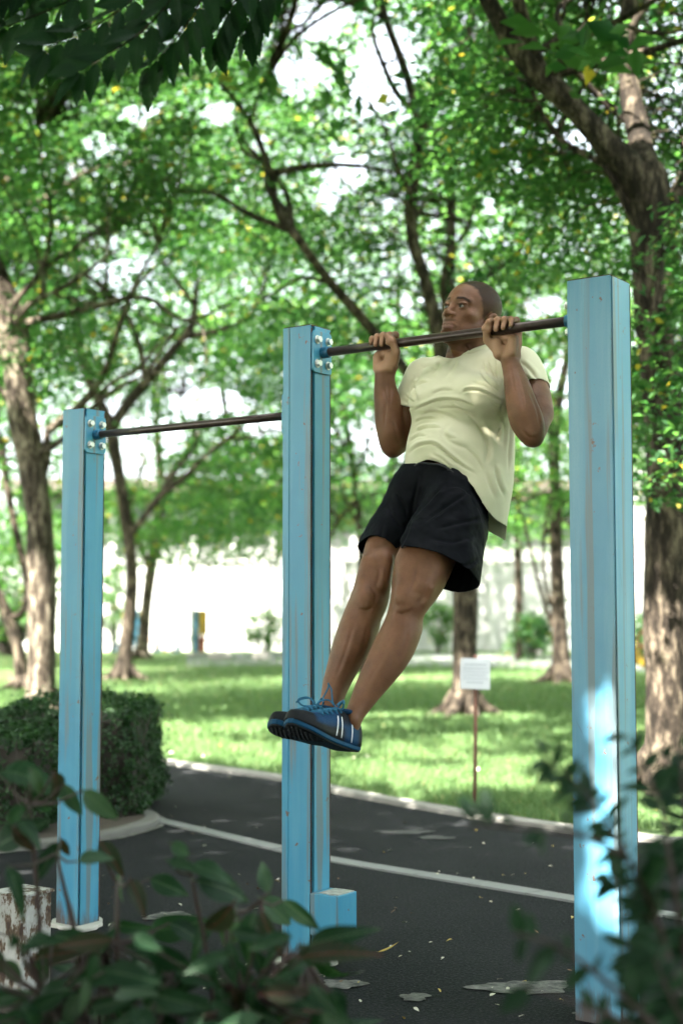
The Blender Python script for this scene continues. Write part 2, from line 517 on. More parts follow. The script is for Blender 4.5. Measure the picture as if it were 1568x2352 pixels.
def limb(rows, d, rnd, dj=0.0):
    """rows of (px, py, half width px [, extra depth]) at tree depth d -> points, radii"""
    pts = []; rad = []
    for r in rows:
        dd = d+(r[3] if len(r) > 3 else 0)
        pts.append(P(r[0], r[1], dd)); rad.append(r[2]*dd/FPX)
    return pts, rad

TREES = {}
def tree(name, label, d, limbs, mat, roots=True, seed=1, group='trees of the park'):
    """the first limb is the trunk, from the ground up"""
    rnd = random.Random(seed)
    base = P(limbs[0][0][0], limbs[0][0][1], d+(limbs[0][0][3] if len(limbs[0][0]) > 3 else 0)); base[2] = -.03
    o = empty(name, tuple(base)); tag(o, label, 'tree', group)
    trunk = None; sk = []
    for i, rows in enumerate(limbs):
        pts, rad = limb(rows, d, rnd)
        if i == 0:
            pts[0][2] = min(pts[0][2], -.08)
        mb = MB(); limb_mesh(mb, pts, rad, rnd, 14 if i == 0 else 9)
        if i == 0 and roots:
            r0 = rad[0]
            for k in range(6):
                a = k*1.05+rnd.uniform(-.3, .3); q = base+np.array([math.cos(a), math.sin(a), 0])*r0*rnd.uniform(2.0, 3.4)
                q[2] = -.06
                mid = base+(q-base)*.45; mid[2] = .02+r0*.25
                st_ = base+(q-base)*.12; st_[2] = r0*1.5
                limb_mesh(mb, [st_, mid, q], [r0*.55, r0*.40, r0*.12], rnd, 7, .05)
        ob = mb.build('trunk' if i == 0 else 'limb', mat, None, True)
        if i == 0: adopt(ob, o); trunk = ob
        else: ob.parent = trunk
        sk += list(catmull(np.array(pts), 4))
    TREES[name if name not in TREES else name+str(len(TREES))] = 1
    return dict(o=o, sk=np.array(sk), d=d, cl=[], mat=mat, seed=seed)

T1 = tree('shade_tree', 'slender tree behind the white notice, forking high behind the man\'s head', 14.8, [
    [(1068, 1652, 36), (1067, 1600, 31), (1068, 1500, 28.5), (1068, 1350, 28), (1062, 1200, 26), (1048, 1020, 24), (1020, 850, 20), (1000, 740, 17), (975, 640, 15), (950, 560, 14), (942, 480, 14.5), (955, 380, 15), (966, 300, 14)],
    [(966, 300, 13), (945, 210, 11), (915, 120, 10), (885, 40, 9), (870, -60, 8)],
    [(966, 300, 14), (1000, 220, 14), (1040, 150, 14), (1075, 70, 12), (1095, -60, 10)],
    [(1050, 1030, 18), (1035, 900, 14, .5), (1030, 760, 12, .8), (1034, 600, 12, 1), (1036, 460, 12, 1.2), (1042, 320, 12, 1.4), (1062, 240, 8, 1.5), (1100, 140, 6, 1.5)],
    [(1060, 1080, 18), (1000, 950, 14, -.4), (930, 850, 13, -.8), (850, 752, 12, -1), (760, 650, 11, -1.2), (700, 570, 10, -1.4), (640, 490, 9, -1.4), (622, 400, 8, -1.4), (580, 290, 7, -1.4), (540, 230, 6, -1.3), (505, 190, 5, -1.2)],
    [(575, 280, 4, -1.4), (600, 200, 4, -1.5), (640, 100, 4, -1.5), (660, -20, 3, -1.5)],
    [(760, 650, 6, -1.2), (690, 640, 4, -1.0), (600, 690, 3, -.8)]], M_BARK, True, 1)
T2 = tree('forked_tree', 'big rough-barked tree behind the right post, a thick limb leaning left', 8.4, [
    [(1540, 1868, 66), (1530, 1800, 56), (1528, 1650, 49), (1528, 1450, 47), (1530, 1250, 48), (1530, 1100, 49), (1515, 900, 42), (1495, 720, 38), (1486, 600, 38), (1490, 520, 44), (1488, 450, 48), (1478, 380, 40)],
    [(1480, 440, 46), (1440, 385, 38), (1390, 330, 32), (1330, 262, 28), (1270, 205, 27), (1215, 150, 25), (1165, 80, 23), (1120, 0, 20), (1080, -90, 17)],
    [(1262, 205, 20), (1232, 140, 18), (1205, 60, 16), (1175, -60, 14)],
    [(1480, 400, 36), (1465, 310, 29, .2), (1448, 220, 24, .3), (1440, 120, 22, .4), (1442, 20, 20, .5), (1450, -80, 18, .6)],
    [(1475, 520, 22), (1440, 470, 13), (1412, 420, 10), (1385, 380, 6)],
    [(1500, 500, 30), (1545, 460, 18), (1580, 400, 16), (1620, 300, 14)]], M_BARK, True, 2)
T3 = tree('shade_tree', 'thick-trunked tree at the left edge, rising behind the clipped hedge', 14.0, [
    [(95, 1652, 42), (96, 1590, 34), (97, 1450, 32), (94, 1300, 32), (90, 1200, 31), (76, 1080, 31), (58, 980, 32), (48, 900, 34), (36, 800, 36), (10, 700, 36), (-40, 580, 34), (-100, 450, 30), (-150, 300, 26)],
    [(40, 830, 20), (-10, 780, 16), (-60, 720, 14)],
    [(85, 1120, 16), (105, 1050, 12), (110, 990, 8)]], M_BARKP, True, 3)
T4 = tree('shade_tree', 'slim dark-trunked tree right of the left post, spreading two arching limbs', 23.0, [
    [(283, 1553, 23), (288, 1500, 17), (300, 1400, 15), (302, 1300, 14), (292, 1210, 14), (280, 1130, 13), (262, 1020, 15), (250, 960, 15)],
    [(250, 965, 14), (215, 890, 12), (185, 800, 11), (175, 700, 10), (172, 600, 9), (172, 500, 8), (180, 400, 6)],
    [(180, 730, 8), (140, 650, 8), (100, 590, 7), (60, 540, 6), (40, 500, 5)],
    [(255, 985, 14), (300, 920, 12), (350, 860, 11), (400, 800, 10), (440, 750, 9), (448, 700, 7), (455, 640, 5)],
    [(335, 880, 8), (320, 790, 7), (290, 720, 6), (250, 670, 6), (200, 630, 5)],
    [(300, 1230, 8), (345, 1170, 7), (380, 1130, 7), (430, 1090, 6), (480, 1040, 5), (560, 980, 4)]], M_BARK, True, 4)
T5 = tree('shade_tree', 'paler twin-stemmed tree just right of the dark slim one', 34.0, [
    [(326, 1506, 16), (332, 1430, 13), (345, 1320, 13), (362, 1200, 12), (372, 1120, 12), (365, 1050, 9), (360, 960, 7), (380, 860, 5)],
    [(370, 1130, 8), (395, 1080, 6), (440, 1020, 5), (480, 960, 4)],
    [(345, 1310, 8), (310, 1220, 7), (300, 1150, 6), (330, 1060, 5), (300, 960, 4)]], M_BARKP, True, 5)
T6 = tree('shade_tree', 'thin tree with a flared foot left of the right post', 22.0, [
    [(1288, 1562, 26), (1287, 1500, 20), (1282, 1420, 18), (1279, 1330, 15), (1276, 1220, 14), (1274, 1100, 13), (1270, 1000, 12), (1285, 900, 11), (1300, 820, 9), (1310, 700, 7)],
    [(1270, 1440, 7), (1248, 1380, 5), (1222, 1280, 4), (1200, 1190, 4), (1170, 1120, 3)],
    [(1262, 1390, 5), (1247, 1300, 4), (1252, 1200, 4), (1270, 1100, 3)],
    [(1271, 1010, 7), (1245, 940, 6), (1235, 860, 5), (1240, 780, 4)]], M_BARK, True, 6)
T7 = tree('shade_tree', 'dark leaning tree at the left edge behind the thick trunk', 20.0, [
    [(52, 1572, 20), (45, 1500, 14), (20, 1420, 13), (-10, 1350, 12), (-60, 1240, 12), (-120, 1100, 11)],
    [(20, 1420, 9), (55, 1400, 8), (62, 1330, 9), (42, 1240, 9), (20, 1130, 9), (5, 1030, 9), (-20, 900, 9), (10, 600, 9), (30, 480, 14), (10, 400, 12)]], M_BARK, True, 7)
T8 = tree('shade_tree', 'thin many-branched tree between the middle post and the man', 26.0, [
    [(842, 1520, 14), (838, 1420, 10), (830, 1300, 9), (822, 1180, 8), (808, 1060, 8), (792, 960, 7), (788, 860, 6), (800, 760, 5)],
    [(818, 1150, 6), (780, 1190, 5), (755, 1230, 4), (735, 1180, 4)],
    [(812, 1090, 5), (840, 1030, 4), (862, 960, 3), (880, 860, 3)],
    [(806, 1050, 5), (770, 980, 4), (755, 900, 3)],
    [(825, 1210, 5), (790, 1140, 4), (775, 1060, 3)]], M_BARK, True, 8)
T9 = tree('shade_tree', 'sunlit pale trunk seen beyond the forked tree at the right edge', 16.0, [
    [(1560, 1640, 26), (1552, 1400, 20), (1540, 1100, 18), (1536, 900, 17), (1528, 760, 15), (1535, 640, 14), (1548, 500, 13), (1570, 380, 11)],
    [(1536, 910, 10), (1500, 840, 8), (1470, 760, 6)]], M_BARKP, True, 9)
# trees along the far wall, mostly crown
FAR = []
for i, (px, d, lab) in enumerate(((520, 35.0, 'far tree whose drooping crown hangs before the white wall, left of the middle post'), (905, 37.0, 'far leafy tree seen behind the man'),
                                  (1190, 33.0, 'far light green tree between the man and the right post'), (-30, 30.0, 'far bright green tree at the left edge'), (1640, 30.0, 'far tree at the right edge of the park'))):
    pxb = px if i != 0 else 690
    rows = [(pxb, 1410+FPX*CAMZ/d, 11), (pxb, 1350, 9), (pxb-6, 1150, 8), (px, 950, 7), (px+10, 700, 6), (px, 500, 4)]
    FAR.append(tree('shade_tree', lab, d, [rows, [(pxb-3, 1180, 5), (px-70, 1000, 4), (px-120, 850, 3)], [(pxb-3, 1120, 5), (px+70, 960, 4), (px+110, 800, 3)]], M_BARK, False, 20+i))
# the tree the photographer stands under
OT = tree('overhead_tree', 'tree above the camera whose dark toothed leaves hang into the top left corner', 3.0, [[(-2500, 4200, 150), (-2480, 1500, 130), (-2400, 200, 120), (-2200, -1200, 100), (-1900, -2600, 80)]], M_BARK, False, 30, None)

def side_limbs(tr, n, lo, L0, L1, r0, seed):
    """thin dark side branches, forking up and outward from the limbs"""
    r = np.random.default_rng(seed); rnd = random.Random(seed); sk = tr['sk']; sk = sk[sk[:, 2] > lo]
    trunk = [c for c in tr['o'].children if c.name.startswith('trunk')][0]
    for i in range(n):
        p = sk[r.integers(len(sk))]; a = r.uniform(0, 6.28); L = r.uniform(L0, L1)
        dr = unit(np.array([math.cos(a), .5*math.sin(a), r.uniform(.2, 1.0)])); pts = [p]
        for k in range(5):
            pts.append(pts[-1]+dr*L/5); dr = unit(dr+r.normal(size=3)*.32+np.array([0, 0, .08]))
        q = proj(np.array(pts))
        mb = MB(); limb_mesh(mb, pts, list(np.linspace(r0, r0*.25, 6)*r.uniform(.7, 1.2)), rnd, 6, .05)
        j = r.integers(2, 5); b = pts[j]; d2 = unit(dr+r.normal(size=3)*.7); f = [b, b+d2*L*.2, b+unit(d2+r.normal(size=3)*.4)*L*.42]
        limb_mesh(mb, f, [r0*.5, r0*.35, r0*.15], rnd, 5, .05)
        ob = mb.build('limb', tr['mat'], None, True); ob.parent = trunk
        tr['sk'] = np.vstack([tr['sk'], catmull(np.array(pts), 3)])
for t_, n_, lo_, a_, b_, r_ in ((T1, 14, 3.0, 1.4, 2.8, .038), (T2, 9, 3.0, .9, 1.9, .030), (T3, 9, 2.5, 1.4, 2.8, .042), (T4, 12, 2.2, 1.6, 3.4, .05), (T5, 5, 2.5, 2, 3.5, .06), (T6, 6, 2.2, 1.5, 2.6, .035), (T8, 7, 2.0, 1.5, 3, .04), (T7, 5, 2.5, 1.5, 3, .045)):
    side_limbs(t_, n_, lo_, a_, b_, r_, 500+n_)

# ---- foliage: leaf sprays placed in clumps
def leaves(c, nrm, dirv, ln, wd, fold=.22):
    """folded leaf blades: base, left, tip, right; two triangles each"""
    n = len(c)
    dirv = unit_rows(dirv-nrm*(dirv*nrm).sum(1)[:, None]); sd = np.cross(nrm, dirv)
    L = ln[:, None]; Wd = wd[:, None]
    V = np.stack([c-dirv*L*.5, c-dirv*L*.02+sd*Wd*.5+nrm*Wd*fold, c+dirv*L*.5-nrm*L*.08, c-dirv*L*.02-sd*Wd*.5+nrm*Wd*fold], 1)
    b = np.arange(n)[:, None]*4
    T = np.concatenate([b+np.array([[0, 2, 1]]), b+np.array([[0, 3, 2]])])
    return V.reshape(-1, 3), T
def rand_unit(r, n, up=.0, spread=1.0):
    v = r.normal(size=(n, 3))*spread; v[:, 2] += up
    return unit_rows(v)
SUNN = np.array(SUNV)
HOLES = []                                 # sun shafts kept free of leaves: (point, radius)
def hole(px, py, d, r): HOLES.append((P(px, py, d), r))
def shaft_free(c, grow=0.0):
    ok = np.ones(len(c), bool)
    for p, r in HOLES:
        q = c-p; al = q@SUNN; dist = np.linalg.norm(q-al[:, None]*SUNN, axis=1)
        ok &= ~((dist < r+grow) & (al > .25))
    return ok
# right post, shirt, trunks, lawn edge
for x, y, d, r in ((1345, 1600, 3.62, .078), (1390, 1690, 3.62, .070), (1340, 1775, 3.61, .080), (1385, 1860, 3.6, .075), (1345, 1950, 3.6, .080), (1388, 2030, 3.6, .070), (1375, 1490, 3.63, .060), (1425, 1760, 3.57, .06),
                   (1345, 850, 3.7, .050), (1345, 1330, 3.68, .050),
                   (1036, 907, 4.07, .060), (1125, 948, 4.0, .078),
                   (96, 1500, 13.8, .45), (95, 1600, 13.8, .40), (95, 1350, 13.8, .25), (20, 760, 13.8, .4), (1442, 130, 8.6, .35), (1450, 230, 8.5, .2), (1062, 1600, 14.6, .30), (1030, 1620, 14.6, .25), (1295, 1540, 21.8, .5), (300, 1450, 22.8, .35), (1540, 700, 15.8, .4)):
    hole(x, y, d, r)
GAPS = [(720, 45, 75, 50), (680, 170, 55, 65), (232, 332, 42, 26), (327, 267, 48, 26), (504, 262, 40, 30), (176, 393, 28, 24), (755, 453, 24, 40), (891, 166, 62, 110), (846, 216, 45, 50), (796, 400, 45, 46),
        (1333, 326, 38, 28), (1182, 386, 22, 16), (1248, 703, 55, 22), (1499, 668, 24, 60), (257, 941, 32, 26), (312, 1032, 28, 44), (428, 911, 42, 40), (504, 926, 62, 32), (604, 981, 44, 26), (252, 1102, 26, 22),
        (860, 1010, 40, 60), (1080, 60, 22, 40), (1290, 880, 22, 60), (400, 1000, 30, 20), (600, 330, 20, 20), (1000, 500, 12, 26), (1120, 470, 14, 20), (930, 700, 20, 26)]
def in_gap(px, py, r):
    out = np.zeros(len(px), bool)
    for x, y, a, b in GAPS:
        out |= ((px-x)/a)**2+((py-y)/b)**2 < r.uniform(.7, 1.25, len(px))
    return out
def clumps_px(n, boxes, d0, d1, r, gap=True):
    """clump centres spread over picture areas (x0, y0, x1, y1, weight) at depths d0..d1"""
    w = np.array([(b[2]-b[0])*(b[3]-b[1])*b[4] for b in boxes]); w = w/w.sum()
    k = r.choice(len(boxes), n, p=w); B = np.array(boxes)[k]
    px = B[:, 0]+(B[:, 2]-B[:, 0])*r.random(n); py = B[:, 1]+(B[:, 3]-B[:, 1])*r.random(n)
    d = r.uniform(d0, d1, n)
    if gap:
        ok = ~in_gap(px, py, r); px, py, d = px[ok], py[ok], d[ok]
    xc = (px-W/2)/FPX*d; yc = -(py-H/2)/FPX*d
    return np.stack([xc, d*cp-yc*sp, CAMZ+d*sp+yc*cp], 1)
def crown(tr, C, nleaf, rc, ln, mat, r, twigs=True, free=True, flat_k=.26, gap=True):
    """leaf sprays round each clump centre of C, joined to the nearest limb by a twig"""
    n = len(C); N_ = n*nleaf
    ax = rand_unit(r, n, 0, 1); ax[:, 2] *= .35; ax = unit_rows(ax)
    s_ = r.uniform(.6, 1.3, n)*rc
    cc = np.repeat(C, nleaf, 0); a_ = np.repeat(ax, nleaf, 0); sc = np.repeat(s_, nleaf)[:, None]
    off = r.normal(size=(N_, 3))*sc*.50; off[:, 2] *= flat_k
    off += a_*(r.uniform(-1, 1, (N_, 1))*sc*.7)
    tilt = np.repeat(rand_unit(r, n, 2.6, .8), nleaf, 0)
    nr = unit_rows(tilt+r.normal(size=(N_, 3))*.45)
    c = cc+off
    if free:
        ok = shaft_free(c, 0); c, nr, a_ = c[ok], nr[ok], a_[ok]
    if gap:
        q = proj(c); g_ = ~in_gap(q[:, 0], q[:, 1], r) | (r.random(len(c)) < .25); c, nr, a_ = c[g_], nr[g_], a_[g_]
    N_ = len(c)
    L = ln*r.uniform(.6, 1.25, N_); Wd = L*r.uniform(.42, .62, N_)
    V, T = leaves(c, nr, a_+r.normal(size=(N_, 3))*.7, L, Wd)
    me = mesh_np('crown', V, T, 3)
    o = link_mesh('crown', me, mat, None, False); adopt(o, tr['o'])
    if twigs:
        mb = MB(); sk = tr['sk']
        for p in C:
            j = np.argmin(((sk-p)**2).sum(1)+np.maximum(sk[:, 2]-p[2], 0)*2); q = sk[j]; Lq = np.linalg.norm(p-q)
            if Lq < .1 or Lq > 2.6: continue
            m_ = (p+q)/2+np.array([0, 0, .12*Lq])+r.normal(size=3)*.08*Lq
            r0 = .004+.003*Lq
            mb.tube([q, m_, p], [r0, r0*.6, r0*.25], 4, False)
        if mb.v: adopt(mb.build('twigs', tr['mat'], None, True), tr['o'])
    return o
M_LEAF = leaf_mat('leaf_green', (.012, .046, .020), (.045, .099, .040), (2.3, 2.6, 1.1), .2, .45, .55, (.30, .20, .03))
M_LEAF2 = leaf_mat('leaf_fresh', (.022, .070, .026), (.068, .136, .050), (2.3, 2.5, 1.1), .2, .45, .58, (.34, .22, .03))
M_LEAFD = leaf_mat('leaf_shade', (.008, .026, .013), (.024, .058, .024), (1.4, 2.0, .9), .45, .40, .35)
r = np.random.default_rng(11)
crown(T1, clumps_px(640, [(470, -110, 1330, 560, 1.0), (600, 560, 1010, 830, .8), (1010, 560, 1300, 800, .8)], 15.4, 19.0, r), 60, .54, .088, M_LEAF, r)
crown(T2, clumps_px(430, [(1010, -110, 1720, 420, 1.0), (1130, 420, 1720, 640, .9), (1440, 640, 1720, 1150, .7)], 8.75, 12.0, r), 60, .37, .070, M_LEAF, r)
crown(T2, clumps_px(46, [(1430, 470, 1680, 800, 1.0), (1450, 800, 1640, 1160, .55), (1590, 1100, 1700, 1400, .3)], 7.3, 8.1, r), 46, .24, .062, M_LEAF, r)
crown(T3, clumps_px(440, [(-200, -110, 520, 520, 1.0), (-200, 520, 200, 900, .55)], 13.0, 17.5, r), 60, .52, .085, M_LEAF, r)
crown(T4, clumps_px(520, [(-150, 180, 660, 820, 1.0), (60, 820, 660, 960, .5), (400, 960, 650, 1230, 1.1)], 23.4, 28.5, r), 60, .78, .125, M_LEAF, r)
crown(T5, clumps_px(230, [(150, 700, 600, 1060, 1.0), (225, 1060, 430, 1300, 1.0)], 31, 37, r), 60, .95, .15, M_LEAF2, r)
crown(T6, clumps_px(190, [(1130, 640, 1460, 1090, 1.0), (1150, 1090, 1300, 1180, .3)], 19.5, 25, r), 55, .65, .11, M_LEAF2, r)
crown(T7, clumps_px(110, [(-200, 500, 120, 1080, 1.0)], 18, 23, r), 55, .65, .11, M_LEAF, r)
crown(T8, clumps_px(170, [(640, 720, 960, 1120, 1.0), (700, 1120, 860, 1240, .5)], 23, 29, r), 55, .75, .125, M_LEAF, r)
crown(T9, clumps_px(150, [(1300, 300, 1720, 900, 1.0), (1440, 900, 1720, 1200, .7)], 14, 18.5, r), 55, .50, .09, M_LEAF, r)
for t, bx, n in ((FAR[0], [(380, 560, 760, 1100, 1.0), (400, 1000, 645, 1300, 1.6), (180, 120, 760, 600, .7)], 420), (FAR[1], [(620, 420, 1060, 960, 1.0), (650, 960, 1000, 1250, .7), (640, 60, 1100, 420, .5)], 360), (FAR[2], [(980, 420, 1420, 1000, 1.0), (1120, 980, 1330, 1260, .9), (1050, 60, 1500, 420, .5)], 350),
                 (FAR[3], [(-250, 700, 160, 1300, 1.0), (-250, 1300, 80, 1420, .6), (-250, 120, 260, 700, .7)], 300), (FAR[4], [(1380, 500, 1800, 1180, 1.0)], 130)):
    crown(t, clumps_px(n, bx, t['d']-3, t['d']+3, r), 55, 1.05, .17, M_LEAF2, r, False)
# high canopy over lawn and path (above the frame)
def canopy(tr, n, x0, x1, y0, y1, z0, z1, cover, ln, rc, nl, mat, seed, sc, edge=None):
    r = np.random.default_rng(seed)
    C = np.stack([r.uniform(x0, x1, n), r.uniform(y0, y1, n), r.uniform(z0, z1, n)], 1)
    pr = proj(C); vis = (pr[:, 2] > .2) & (pr[:, 1] > -160) & (pr[:, 1] < 2400) & (pr[:, 0] > -150) & (pr[:, 0] < 1720)
    C = C[~vis]
    # holes follow the ground pattern seen along the sun
    g_ = C-SUNN*(C[:, 2]/SUNN[2])[:, None]
    nz = value_noise(np.stack([g_[:, 0]*sc, g_[:, 1]*sc, np.full(len(g_), 3.3)], 1), 1.0, seed+5)+.5*value_noise(np.stack([g_[:, 0]*sc*2.3, g_[:, 1]*sc*2.3, np.full(len(g_), 7.7)], 1), 1.0, seed+6)
    C = C[(nz < cover) & ((g_[:, 1] < np.interp(g_[:, 0], KERB[:, 0], KERB[:, 1])+edge) if edge is not None else True)]
    crown(tr, C, nl, rc, ln, mat, r, False, True, .35, False)
canopy(T1, 900, -4, 9, 5, 20, 6.6, 9.5, .32, .21, .40, 44, M_LEAF, 41, 1.0)
canopy(T3, 620, -14, -2, 6, 20, 6.8, 9.5, -.08, .21, .40, 44, M_LEAF, 42, 1.0)
canopy(T4, 420, -14, 4, 18, 34, 7.0, 10.5, -.2, .26, .75, 40, M_LEAF, 43, .5)
canopy(T2, 480, 3, 13, 4, 18, 6.5, 9.5, .32, .21, .40, 44, M_LEAF, 44, 1.0)
canopy(OT, 2500, -11, 5.5, -5.5, 9.5, 4.6, 7.6, .9, .23, .60, 46, M_LEAF, 45, .75, .0)

# leaf clumps added to keep the sun off the dark limbs, the man and the posts (leaves further up the same sun rays)
def sun_blockers(tr, pts, lo, hi, r, ln, rc, nl, mat, jit=.2, skip=1):
    pts = np.array(pts)[::skip]
    C = pts+SUNN*r.uniform(lo, hi, (len(pts), 1))+r.normal(size=pts.shape)*jit
    q = proj(C); vis = (q[:, 1] > -60) & (q[:, 0] > -60) & (q[:, 0] < 1630)
    C = C[~vis | (r.random(len(C)) < .15)]
    if len(C): crown(tr, C, nl, rc, ln, mat, r, False, True, .5, True)
r = np.random.default_rng(91)
sk = T2['sk']; sun_blockers(T2, np.repeat(sk[(sk[:, 2] > 1.4)], 3, 0), 2.2, 4.5, r, .17, .42, 42, M_LEAF, .22)
sk = T1['sk']; sun_blockers(T1, np.repeat(sk[(sk[:, 2] > 2.2)], 2, 0), 3.5, 6.0, r, .20, .5, 40, M_LEAF, .3)
sk = T3['sk']; sun_blockers(T3, np.repeat(sk[(sk[:, 2] > 2.4)], 2, 0), 2.8, 5.5, r, .20, .5, 42, M_LEAF, .3)
sk = T4['sk']; sun_blockers(T4, np.repeat(sk[(sk[:, 2] > 1.8)], 2, 0), 3.0, 7.0, r, .24, .7, 40, M_LEAF, .4)
man = [P(x, y, d) for x, y, d in ((1080, 700, 4.15), (1040, 880, 4.1), (1120, 900, 4.05), (1040, 980, 4.05), (1110, 1010, 4.05), (1060, 1100, 4.0), (980, 1180, 4.0), (1080, 1250, 3.95), (880, 1280, 4.0), (950, 1380, 3.9), (850, 1420, 3.9), (900, 1500, 3.8), (800, 1560, 3.85), (740, 1670, 3.7), (890, 850, 4.2), (1180, 900, 4.0), (1230, 960, 3.95), (900, 980, 4.2), (1090, 1540, 7.4), (1075, 1560, 7.4), (1105, 1530, 7.4))]
posts_ = [P(x, y, d) for x, d, ys in ((700, 4.25, range(760, 2200, 120)), (180, 4.75, range(950, 2120, 120)), (1370, 3.65, range(650, 1500, 120))) for y in ys for x in (x,)]
sun_blockers(OT, np.repeat(np.array(man), 7, 0), 4.4, 6.5, r, .20, .38, 46, M_LEAF, .16)
sun_blockers(OT, np.repeat(np.array(posts_), 4, 0), 4.2, 6.5, r, .20, .38, 46, M_LEAF, .16)
# unseen leaf curtain added low behind the camera to dim the foreground
C = np.stack([r.uniform(-8, 7, 380), r.uniform(-7.5, -3.0, 380), r.uniform(.3, 5.2, 380)], 1)
crown(OT, C, 46, .75, .28, M_LEAF, r, False, True, .7, False)

# the wood that closes the park on both sides, one leafy mass
r = np.random.default_rng(131); nw = 900
sd = r.choice((-1, 1), nw); ang = r.uniform(.34, 1.45, nw); rad = r.uniform(34, 44, nw)
C = np.stack([sd*np.sin(ang)*rad, np.cos(ang)*rad, r.uniform(.3, 1, nw)**.8*11], 1)
C = C[(C[:, 0] < 0) | (C[:, 0] > 12)]
cc = np.repeat(C, 34, 0); n = len(cc); p = cc+r.normal(size=(n, 3))*np.array([1.3, 1.3, .9]); p[:, 2] = np.maximum(p[:, 2], .1)
L = .62*r.uniform(.6, 1.2, n); V, T = leaves(p, rand_unit(r, n, 1.6, .9), r.normal(size=(n, 3)), L, L*.55)
w_ = link_mesh('far_wood', mesh_np('far_wood', V, T, 3), M_LEAF2, None, False)
tag(w_, 'leafy wood closing the park on both sides far behind the trees', 'wood', None, 'stuff')
# ================================================================ the blue pull-up frame
def blue_paint(name='blue_paint', c1=(.024, .20, .355), c2=(.050, .262, .39), c3=(.11, .315, .42)):
    m, nt, b = new_mat(name)
    v = coords(nt); vs = coords(nt, (14, 14, .9)); vw = coords(nt, (34, 34, 1.1))
    wide = noise(nt, v, 2.2, 4, .6); streak = noise(nt, vs, 1.0, 5, .6); fine = noise(nt, v, 240, 3, .6)
    c = mixc(nt, ramp(nt, wide, [(.32, 0.0), (.68, 1.0)]), c1, c2)
    c = mixc(nt, ramp(nt, streak, [(.45, 0.0), (.72, .65)]), c, c3)
    c = mixc(nt, ramp(nt, fine, [(.3, .25), (.5, 0.0)]), c, (.05, .22, .33))
    # long dark wear streaks, thin scratches, rust freckles
    wear = noise(nt, vw, 1.0, 3, .5)
    c = mixc(nt, ramp(nt, wear, [(.56, 0.0), (.64, .75)]), c, (.13, .15, .145))
    scr = N(nt, 'ShaderNodeTexVoronoi', Scale=7.0, feature='DISTANCE_TO_EDGE'); mp = coords(nt, (1, 1, .45)); nt.links.new(mp, scr.inputs['Vector'])
    gate = ramp(nt, noise(nt, v, 3.1, 2), [(.58, 0.0), (.63, .85)])
    lines = ramp(nt, scr.outputs['Distance'], [(.0022, 1.0), (.005, 0.0)])
    mm = N(nt, 'ShaderNodeMath', operation='MULTIPLY'); nt.links.new(gate, mm.inputs[0]); nt.links.new(lines, mm.inputs[1])
    c = mixc(nt, mm.outputs[0], c, (.05, .075, .085))
    rf = noise(nt, v, 26, 4, .7)
    c = mixc(nt, ramp(nt, rf, [(.655, 0.0), (.69, .9)]), c, (.14, .075, .045))
    # rust creeping up from the foot
    tc = N(nt, 'ShaderNodeNewGeometry'); sx = N(nt, 'ShaderNodeSeparateXYZ'); nt.links.new(tc.outputs['Position'], sx.inputs[0])
    ad = N(nt, 'ShaderNodeMath', operation='MULTIPLY_ADD'); nt.links.new(noise(nt, coords(nt, (22, 22, 5)), 1.0, 5, .65), ad.inputs[0]); ad.inputs[1].default_value = .34; nt.links.new(sx.outputs[2], ad.inputs[2])
    c = mixc(nt, ramp(nt, ad.outputs[0], [(.17, .95), (.25, 0.0)]), c, (.075, .055, .045))
    nt.links.new(c, b.inputs['Base Color'])
    b.inputs['Roughness'].default_value = .38
    b.inputs['Specular IOR Level'].default_value = .5
    bump(nt, b, streak, .12, .002)
    return m
M_BLUE = blue_paint()
M_PALE = blue_paint('blue_paint_chalky', (.055, .215, .345), (.095, .275, .385), (.19, .35, .42))      # the right post is bleached
def rust_mat():
    m, nt, b = new_mat('rust')
    v = coords(nt, (1, 1, .25))
    c = ramp(nt, noise(nt, v, 30, 5, .7), [(.35, (.020, .011, .009)), (.55, (.060, .028, .020)), (.68, (.16, .075, .05)), (.78, (.10, .28, .34))])
    nt.links.new(c, b.inputs['Base Color']); b.inputs['Roughness'].default_value = .8
    bump(nt, b, noise(nt, v, 90, 3), .3, .002)
    return m
M_RUST = rust_mat()
M_BAR = None
def bar_mat():
    m, nt, b = new_mat('worn_bar')
    v = coords(nt)
    c = ramp(nt, noise(nt, v, 26, 5, .65), [(.3, (.030, .018, .016)), (.6, (.058, .034, .028)), (.8, (.095, .055, .042))])
    nt.links.new(c, b.inputs['Base Color']); b.inputs['Roughness'].default_value = .33; b.inputs['Metallic'].default_value = .25
    bump(nt, b, noise(nt, v, 130, 3), .12, .001)
    return m
M_BAR = bar_mat()
M_BOLT = simple_mat('bolt_zinc', (.62, .62, .58), .38, .12, 90, .55)
M_STUB = simple_mat('stub_blue', (.010, .10, .20), .45, .25, 60)
AXP = np.array([U, VV, UZ])               # x along the bars, y away from the camera

